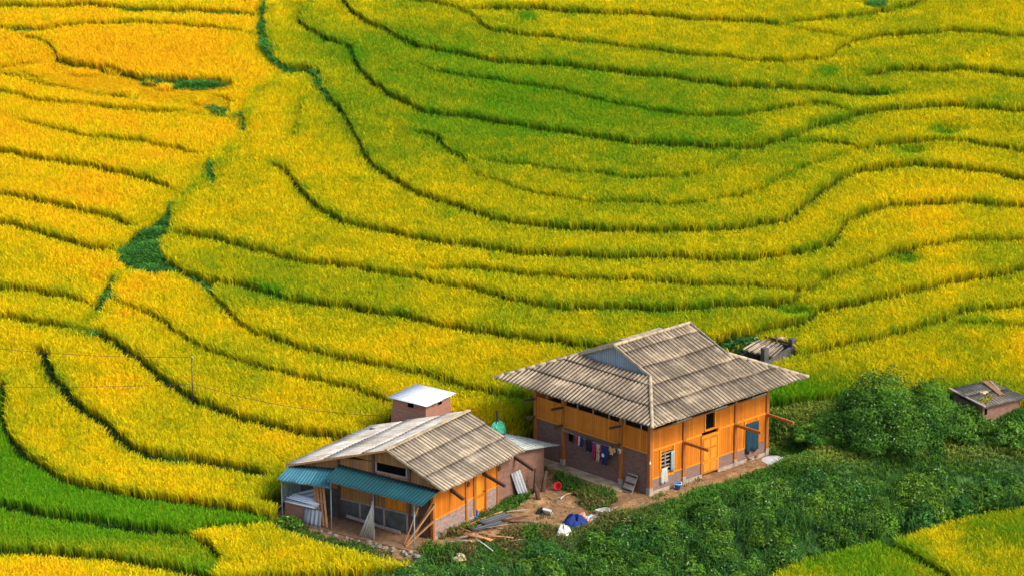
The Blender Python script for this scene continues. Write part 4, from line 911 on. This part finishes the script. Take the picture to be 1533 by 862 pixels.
B.build('mesh', M['mesh'], t)
B = MB(); B.bar((0, .02, .78), (1.3, .02, .78), .05, .05); B.bar((1.3, 0, .0), (1.3, 0, 1.75), .05, .05); B.build('frame', M['steel'], t)
leaning('board', 'weathered board lying along the foot of the porch wall', 'board', (-.35, 1.5, .12), (-.32, 4.4, .30), .05, .14, 'greywood')
# rubble retaining wall under the porch
B = MB()
for i in range(230):
    b_ = random.uniform(-.5, 7.4); zz_ = random.uniform(-.75, -.04); r_ = random.uniform(.07, .15); q = sw(-1.68+random.uniform(-.08, .06)-.12*(-zz_), b_, zz_); B.rock(q, r_)
props(B.build('stone_wall', M['stone']), 'rubble stone wall holding up the front of the small house porch', 'stone wall')
# sheet leaning on the lean-to
P0 = at(778.8, 747.7, ZS-.12); P1 = at(792.2, 741.2, ZS-.12); P2 = onplane(765.8, 708.7, S0-.10*SY, SY)
t = thing('roof_sheet', 'grey metal sheet leaning on the brick lean-to', 'roof sheet', tuple(P0))
sheetroof((0, 0, 0), P1-P0, P2-P0, 0, float(np.linalg.norm(P1-P0)), lambda s: float(np.linalg.norm(P2-P0)), pitch=.2, amp=.015, row=3, lift=0).build('sheet', M['greymetal'], t, True, .012)
for i, (u, v, h, l, lab) in enumerate(((801, 738, 1.15, .05, 'charred upright post beside the grey metal sheet'), (812, 735, .95, .18, 'dark leaning post nearest the plinth of the large house'), (807, 747, .7, -.2, 'short blackened post slanting in front of the charred upright post'))):
    p = place(u, v); B = MB(); B.tube([(0, 0, -.1), (l*.5, 0, h*.6), (l, .1, h)], .12, 7, .07); o = B.build('old_post', M['darkwood'], None); o.location = p; props(o, lab, 'post')
# green bundle on the lean-to
t = thing('sack', 'bright green plastic sack lying behind the lean-to roof', 'sack', tuple(sw(9.35, 2.75, 1.92)), A2)
B = MB(); n_ = 22
for i in range(8):
    r_ = 1-i/7.4; h_ = .48*math.sqrt(max(0, 1-r_*r_))
    for j in range(n_):
        a = 2*math.pi*j/n_; q = 1+.10*math.sin(3*a+.7)+.07*math.sin(7*a+i)+random.uniform(-.03, .03)
        B.v.append((r_*.46*q*math.cos(a), r_*.36*q*math.sin(a), -.15+h_*(1+.12*math.sin(4*a+1.3*i))+random.uniform(-.02, .02)))
B.f = [(i*n_+j, i*n_+(j+1) % n_, (i+1)*n_+(j+1) % n_, (i+1)*n_+j) for i in range(7) for j in range(n_)]+[tuple(7*n_+j for j in range(n_))]
B.build('plastic', plain('green_plastic', (.06, .45, .25), (.02, .22, .12), 5, .5), t)
B = MB(); B.bar((-.1, 0, .1), (-.05, .05, .85), .12, .05); B.build('dark_stick', M['darkwood'], t)
props(bpy.data.objects['sack'], 'bright green plastic sack heaped behind the lean-to roof', 'sack')

# ---------------------------------------------------------------- yard clutter
t = thing('basin', 'red plastic basin on the yard below the plinth of the large house', 'basin', place(836, 733))
B = MB(); B.lathe([(.001, .02), (.20, .02), (.29, .26), (.33, .27), (.33, .29), (.27, .29), (.19, .05), (.001, .05)], 20); B.build('bowl', M['red'], t, True); t.rotation_euler = (.9, 0, -.3); t.location.z += .12; t.scale = (.6, .6, .8)
def stick(u0, v0, u1, v1, r_, mat, lab, cat='stick', h0=.05, h1=.05, grp=None):
    p, q = np.array(place(u0, v0, h0)), np.array(place(u1, v1, h1)); B = MB(); mid = (q-p)*.5+np.array([0, 0, .02]); B.tube([(0, 0, 0), mid, q-p], r_, 7, r_*.8)
    o = B.build('stick', M[mat], None, True); o.location = tuple(p); return props(o, lab, cat, grp)
stick(855, 738, 902, 748, .07, 'plank', 'long brown log lying across the yard grass below the plinth', 'log')
stick(839, 748, 846, 742, .035, 'pale', 'short pale stick in front of the red basin')
stick(845, 742, 858, 739, .06, 'plank', 'short brown log end between the red basin and the long log', 'log')
stick(938, 775, 942, 796, .03, 'plank', 'thin stick standing crosswise at the thicket edge', 'stick', .1, .6)
stick(930, 787, 958, 790, .04, 'plank', 'thin brown branch lying across the thin stick at the thicket edge', 'branch', .25, .3)
stick(697, 807, 738, 812, .07, 'plank', 'thick brown beam at the front of the woodpile', 'beam', .22, .12)
stick(680, 812, 712, 815, .06, 'greywood', 'grey brown beam lowest in the woodpile', 'beam', .1, .1)
stick(686, 800, 735, 816, .05, 'plank', 'long thin pole lying aslant over the woodpile', 'pole', .35, .2)
stick(705, 803, 742, 806, .06, 'oldwood', 'dark brown beam at the back of the woodpile', 'beam', .2, .15)
stick(712, 815, 738, 834, .03, 'pale', 'thin pale bamboo slanting down from the woodpile into the weeds', 'bamboo', .3, .3)
stick(735, 772, 790, 767, .04, 'greywood', 'grey branch beside the dark roof sheets', 'branch', .1, .15)
stick(752, 783, 790, 775, .04, 'darkwood', 'dark branch lying behind the dark roof sheets', 'branch', .1, .12)
stick(700, 790, 752, 770, .045, 'plank', 'brown stick lying along the foot of the cottage wall', 'stick', .15, .15)
rs_ = random.Random(5)
for i in range(13):
    u, v = rs_.uniform(672, 765), rs_.uniform(778, 818); v = max(v, 822-(u-660)*.42); a = rs_.uniform(-.5, .25); L_ = rs_.uniform(16, 40)
    stick(u, v, u+L_*math.cos(a), v+L_*math.sin(a)*.6, rs_.uniform(.02, .045), rs_.choice(['plank', 'greywood', 'darkwood', 'oldwood']), 'thin weathered stick lying loose round the woodpile', 'stick', rs_.uniform(.08, .2), rs_.uniform(.06, .2), 'loose sticks round the woodpile')
for i in range(7):
    u, v = rs_.uniform(880, 945), rs_.uniform(762, 782); a = rs_.uniform(-.9, .7); L_ = rs_.uniform(12, 30)
    stick(u, v, u+L_*math.cos(a), v+L_*math.sin(a)*.6, rs_.uniform(.02, .035), rs_.choice(['plank', 'pale', 'greywood']), 'thin pale stick strewn on the dirt right of the cloth heap', 'stick', rs_.uniform(.08, .16), rs_.uniform(.06, .16), 'sticks strewn right of the cloth heap')
for i, (u, v, lab) in enumerate(((730, 790, 'dark grey roof sheet lowest in the pile beside the woodpile'), (742, 783, 'dark grey roof sheet uppermost in the pile beside the woodpile'))):
    t = thing('roof_sheet', lab, 'roof sheet', place(u, v, .08+.12*i), .55+.12*i)
    sheetroof((-.8, -.25, 0), (0, 1, 0), (1, 0, .05), 0, .5, lambda s: 1.5, pitch=.2, amp=.03, row=3, lift=0).build('sheet', M['sheetdark'], t, True, .012)
def heap(name, u, v, sx, sy, sz, mat, lab, cat, seed=1, rz=0.0):
    p = place(u, v); B = MB(); n_, m_ = 20, 7; rs = random.Random(seed); ph = [rs.uniform(0, 6) for _ in range(4)]
    for i in range(m_+1):
        r_ = 1-i/m_
        for j in range(n_):
            a = 2*math.pi*j/n_; q = 1+.18*math.sin(3*a+ph[0])+.12*math.sin(5*a+ph[1]); z = sz*(1-r_**3)*(1+.28*math.sin(4*a+ph[2]+5*r_)+.15*math.sin(9*a+ph[3]))+rs.uniform(-.025, .025)
            B.v.append((max(r_, .02)*q*sx*math.cos(a), max(r_, .02)*q*sy*math.sin(a), z))
    B.f = [(i*n_+j, i*n_+(j+1) % n_, (i+1)*n_+(j+1) % n_, (i+1)*n_+j) for i in range(m_) for j in range(n_)]+[tuple(m_*n_+j for j in range(n_))]
    o = B.build(name, M[mat], None, False); o.location = (p[0], p[1], p[2]-.02); o.rotation_euler = (0, 0, rz); return props(o, lab, cat)
heap('tarpaulin', 861, 786, .62, .55, .42, 'blue', 'crumpled dark blue tarpaulin at the edge of the yard', 'tarpaulin', 3)
heap('cloth', 876, 783, .30, .35, .22, 'pink', 'salmon pink cloth lying right against the blue tarpaulin', 'cloth', 4)
heap('cloth', 886, 776, .40, .25, .14, 'lightblue', 'pale blue cloth behind the salmon pink cloth', 'cloth', 5)
heap('cloth', 872, 772, .16, .16, .16, 'pink', 'small pink cloth on the far side of the blue tarpaulin', 'cloth', 6)
heap('sack', 843, 798, .32, .28, .36, 'white', 'dirty white sack below the blue tarpaulin', 'sack', 7)
heap('sack', 712, 775, .20, .2, .34, 'bluepl', 'blue and white bag beside the cottage door post', 'bag', 8)
heap('sack', 688, 836, .28, .28, .22, 'cream', 'pale cream sack lying in the weeds below the woodpile', 'sack', 9)
heap('sack', 811, 768, .25, .2, .22, 'black', 'black bag lying beside the tipped pale crate', 'bag', 10)
heap('cloth', 729, 762, .2, .15, .1, 'bluepl', 'flat blue cloth on the grass by the cottage wall', 'cloth', 11)
heap('sack', 1243, 668, .24, .2, .14, 'white', 'white plastic bag lying on the grass path beyond the house', 'bag', 12)
t = thing('crate', 'pale wooden crate tipped on its side in the middle of the yard', 'crate', place(821, 770), .9); t.rotation_euler = (0, -.5, .9); t.location.z += .06; t.scale = (.6, .8, .7)
B = MB(); B.box(-.1, .1, -.28, .28, .3, .36); B.build('top', M['white'], t); B = MB(); B.box(-.10, -.05, -.26, .26, -.1, .3); B.box(.05, .1, -.26, .26, -.1, .3); B.build('side_panel', M['pale'], t)
t = thing('wire_coil', 'loose coil of pale pipe lying beyond the blue cloths', 'coil', place(902, 768, .06)); B = MB()
for k_ in range(3): B.tube([( (.26+.03*k_)*math.cos(a), (.20+.02*k_)*math.sin(a), .05*k_+.03*math.sin(2*a)) for a in np.linspace(0, 6.1, 22)], .025, 6)
B.build('loop', M['white'], t, True)
t = thing('grain_tray', 'small tray of grain drying on the dirt by the blue tarpaulin', 'tray', place(838, 786, .02)); B = MB(); B.lathe([(.001, .0), (.3, .0), (.36, .07), (.34, .07), (.29, .02), (.001, .03)], 16); B.build('basket', M['orange'], t, True); bpy.data.objects.remove(bpy.data.objects['basket']); bpy.data.objects.remove(t)
for i, (u, v, r_, m_, lab) in enumerate(((1292, 806, .22, 'orange', 'larger tan boulder at the foot of the thicket by the low field'), (1306, 800, .16, 'stone', 'small grey stone just right of the tan boulder'), (1318, 798, .13, 'orange', 'smallest tan stone right of the grey stone at the thicket foot'))):
    B = MB(); B.rock((0, 0, 0), r_); o = B.build('boulder', M['stone'] if m_ == 'stone' else plain('tan_stone', (.5, .3, .13), (.3, .17, .08)), None); p = place(u, v, .12); o.location = p; props(o, lab, 'stone')
heap('earth_mound', 697, 762+18, .28, .22, .12, 'orange', 'little mound of orange sand at the foot of the cottage wall post', 'sand heap', 21)

# litter of chips and straw on the dirt
nl_ = 2600; lu, lv = rng.uniform(640, 1180, nl_), rng.uniform(690, 825, nl_); mm = inpoly(lu, lv, DIRT) & (vnoise(lu, lv, 22, 91) > .42); B = MB()
for u, v in zip(lu[mm], lv[mm]):
    q = at(u, v, -.2); z_ = float(base(np.array([q[0]]), np.array([q[1]]))[0]); a = random.uniform(0, 6.3); l_ = random.uniform(.04, .22); d_ = np.array([math.cos(a)*l_, math.sin(a)*l_, random.uniform(0, .04)])
    B.bar(np.array([q[0], q[1], z_+.02]), np.array([q[0], q[1], z_+.02])+d_, random.uniform(.015, .05), .02)
o = B.build('yard_litter', plain('litter', (.42, .30, .17), (.10, .07, .05), 1.5)); o['kind'] = 'stuff'; o['label'] = 'small chips of wood and straw scattered over the dirt yard'; o['category'] = 'litter'
# utility pole and wires
pb = gp(289, 612); ptop = onplane(289, 531, pb, np.array([0, 1., 0]))
t = thing('utility_pole', 'thin wooden pole standing alone in the rice left of the houses', 'pole', tuple(pb))
B = MB(); B.tube([(0, 0, -.3), (.01, 0, ptop[2]-pb[2])], .035, 7, .022); B.build('shaft', M['darkwood'], t, True)
B = MB(); B.tube([(.03, -.03, ptop[2]-pb[2]-.14), (.03, -.03, ptop[2]-pb[2]-.04)], .03, 6); B.build('insulator', M['greycl'], t, True)
hz = onplane(289, 574, pb, np.array([0, 1., 0]))
def wire(P, Q, lab, sag=.25):
    P, Q = np.array(P), np.array(Q); B = MB(); B.tube([P+(Q-P)*s-np.array([0, 0, sag*4*s*(1-s)]) for s in np.linspace(0, 1, 24)], .011, 4); props(B.build('wire', M['darkwood']), lab, 'wire')
wl_ = onplane(-60, 578, pb+np.array([0, -1., 0]), np.array([0, 1., 0]))
wire(wl_, hz, 'lower thin wire running left from the pole across the rice', .1)
wire(hz, onplane(585, 622, sw(7.0, 6.4), np.array([0, 1., 0])), 'thin wire sagging from the pole to the brick tower', .35)
wire(onplane(-60, 515, pb+np.array([0, 1., 0]), np.array([0, 1., 0])), ptop-np.array([0, 0, .1]), 'upper thin wire running left from the top of the pole', .2)

# ---------------------------------------------------------------- ruined pen behind the large house
c0 = gp(1150, 552); PN = thing('animal_pen', 'ruined grey concrete pen with collapsed sheets behind the large house', 'pen', tuple(c0), .62)
def pl(u, v, h=0.0):          # photo pixel -> pen-local at height h over the pen floor
    p = at(u, v, c0[2]+h)-c0; ca, sa = math.cos(.62), math.sin(.62); return np.array([p[0]*ca+p[1]*sa, -p[0]*sa+p[1]*ca, h])
A_ = pl(1149, 538, .75); B_ = pl(1186, 518, .75); Cc = pl(1152, 508, .75); Dd = pl(1110, 530, .75)
def wall(P, Q, z1, nm, mat='darkconc', t_=.12):
    B = MB(); B.bar((P[0], P[1], z1/2-.2), (Q[0], Q[1], z1/2-.2), t_, z1+.4); return B.build(nm, M[mat], PN)
wall(A_, B_, .75, 'pen_wall'); wall(B_, Cc, .75, 'pen_wall'); wall(A_, Dd, .6, 'pen_wall'); wall(Cc, Dd, .75, 'pen_wall')
for P, h_, w_ in ((A_+np.array([-.1, .1, 0]), 1.35, .3), (B_, 1.15, .3)):
    B = MB(); B.box(P[0]-w_/2, P[0]+w_/2, P[1]-w_/2, P[1]+w_/2, -.4, h_); B.build('pen_pillar', M['darkconc'], PN, bevel=.02)
q0 = (Dd+A_)/2; q1 = (Cc+Dd)/2
for i in range(4):
    f = i/4; P = Dd+(A_-Dd)*(.0+.22*i)+np.array([0, 0, .25-.03*i]); Q = Cc+(B_-Cc)*(.0+.16*i)+np.array([0, 0, .30+.04*(i % 2)])
    d_ = Q-P; L_ = np.linalg.norm(d_); Bm = sheetroof(P, np.cross(d_, (0, 0, 1)), d_, 0, .75, lambda s, L_=L_: L_*(.55+.1*math.sin(s*5)), pitch=.25, amp=.04, row=4, lift=0); Bm.build('fallen_sheet', M['roof'], PN, True, .015)
B = MB(); B.bar(Cc+np.array([-.4, 0, .25]), B_+np.array([-.2, 0, .2]), .08, .08); B.bar(Cc+np.array([.1, -.3, .3]), (A_+B_)/2+np.array([0, 0, .1]), .07, .07); B.build('broken_beam', M['darkwood'], PN)
B = MB(); P = (Cc+B_)/2
for i in range(5): B.rock((P[0]+random.uniform(-.2, .2), P[1]+random.uniform(-.1, .1), .95+random.uniform(0, .1)), .1)
B.build('rubble', M['cream'], PN)

# ---------------------------------------------------------------- small brick shed at the right
f0 = gp(1470, 639); az = math.radians(35)
K = thing('brick_shed', 'small brick shed with dark patched corrugated roof at the right edge', 'shed', tuple(f0), az)
KX = np.array([math.cos(az), math.sin(az), 0]); KY = np.array([-math.sin(az), math.cos(az), 0])
lx, ly, kh = 2.55, 2.0, 1.0
for y0_, y1_ in ((0, .14), (ly-.14, ly)):
    B = MB(); B.box(0, lx, y0_, y1_, -.4, kh); B.build('brick_wall', M['oldbrick_x'], K)
for x0_, x1_ in ((0, .14), (lx-.14, lx)):
    B = MB(); B.box(x0_, x1_, .14, ly-.14, -.4, kh); B.build('brick_wall', M['oldbrick_y'], K)
B = MB(); B.box(.12, .28, -.012, .02, kh-.42, kh-.12); B.build('vent_hole', M['dark'], K)
sheetroof((-.2, -.25, kh+.03), (1, 0, 0), (0, 2.45, .28), 0, lx+.4, lambda s: 2.45, pitch=.2, amp=.035, row=1.25, sag=.09).build('sheet_roof', M['roofdark'], K, True, .014)
B = MB(); B.bar((-.15, -.3, kh+.12), (-.15, 2.15, kh+.38), .14, .05); B.build('edge_board', M['greywood'], K)
for i, (p, q, w_, lab) in enumerate((((1.55, .35, 0), (1.95, 1.95, 0), .26, 'wide brown board lying down the slope of the dark shed roof'), ((1.85, .8, 0), (2.2, 1.8, 0), .10, 'narrow pale board beside the wide board on the dark shed roof'))):
    zf_ = lambda y_: kh+.15+(y_+.25)*.114
    P = f0+KX*p[0]+KY*p[1]+np.array([0, 0, zf_(p[1])]); Q = f0+KX*q[0]+KY*q[1]+np.array([0, 0, zf_(q[1])]); B = MB(); B.bar((0, 0, 0), Q-P, w_, .05); o = B.build('board', M['oldwood'] if i == 0 else M['greywood']); o.location = tuple(P); props(o, lab, 'board')
P = f0+KX*.95+KY*.9+np.array([0, 0, kh+.25]); t = thing('rubble', 'pale broken tile pieces lying on the middle of the dark shed roof', 'rubble', tuple(P)); B = MB()
for i in range(5): B.rock((random.uniform(-.2, .2), random.uniform(-.12, .12), .05), random.uniform(.08, .15), .6)
B.build('pieces', M['cream'], t)
P = f0+KX*.35+KY*.25+np.array([0, 0, kh+.15])
o = leaves('roof_weed', [(P[0], P[1], P[2], .3, .3, .2), (P[0]+.25, P[1]+.35, P[2]+.05, .2, .2, .2)], 260, .05, (.25, .26, .05), (.12, .15, .03)); props(o, 'yellowish weed growing on the near corner of the dark shed roof', 'plant')

# ---------------------------------------------------------------- shrubs
def shrub(name, lab, u, v, W, D_, Hh, n, c1, c2, nl=10, size=.062, cat='shrub'):
    p = gp(u, v); t = thing(name, lab, cat, tuple(p)); rs = random.Random(u)
    lb = [(0, 0, Hh*.42, W*.34, D_*.36, Hh*.55)]
    for i in range(nl):
        a = rs.uniform(0, 2*math.pi); q = rs.uniform(.45, 1)**.7; x_ = W*.42*q*math.cos(a); y_ = D_*.42*q*math.sin(a); top = Hh*(1-.88*q**1.5)*rs.uniform(.8, 1.1); r_ = rs.uniform(.16, .28)*min(W, D_, Hh*1.5)
        lb.append((x_, y_, max(top-r_*.6, r_*.3), r_*1.1, r_*1.1, r_))
    leaves('crown', lb, n, size, c1, c2, t, vary=.45)
    B = MB()
    for i in range(5):
        l = lb[(i*2) % len(lb)]; B.tube([(l[0]*.15, l[1]*.15, -.2), (l[0]*.5, l[1]*.5, l[2]*.45), (l[0]*.85, l[1]*.85, l[2]*.9)], .05, 6, .015)
    B.build('stem', M['darkwood'], t, True)
    return t
G1, G2 = (.125, .29, .032), (.010, .045, .013)
shrub('large_shrub', 'big rounded dark green shrub mound right of the large house', 1318, 655, 5.4, 4.2, 3.55, 60000, G1, G2, 34, .05)
shrub('large_shrub', 'lower spreading green shrub joined to the right of the big mound', 1388, 652, 3.4, 3.0, 2.9, 28000, G1, G2, 20, .05)
shrub('shrub', 'low bright shrub at the left foot of the big mound', 1236, 655, 3.0, 2.0, 1.0, 9000, (.17, .36, .04), (.03, .12, .025), 10)
shrub('shrub', 'dark bush growing before the right end of the brick shed', 1512, 665, 2.0, 1.4, 1.2, 6000, G1, G2, 10)
shrub('shrub', 'dark bush between the big mound and the brick shed', 1444, 655, 1.6, 1.4, 1.15, 5000, G1, G2, 9)
shrub('shrub', 'vine covered bush against the left wall of the brick shed', 1452, 634, 1.7, 1.2, 1.0, 5000, G1, G2, 9)
shrub('shrub', 'low bush under the front corner of the brick shed', 1478, 650, 1.5, 1.0, .75, 4000, G1, G2, 8)
shrub('shrub', 'small leafy bush at the left front corner of the cottage porch', 432, 790, 1.5, .9, .6, 2600, G1, G2, 8)
shrub('shrub', 'dark green bush behind the ruined pen and the large house', 1120, 528, 2.6, 1.4, .8, 4500, (.05, .17, .04), G2, 9)
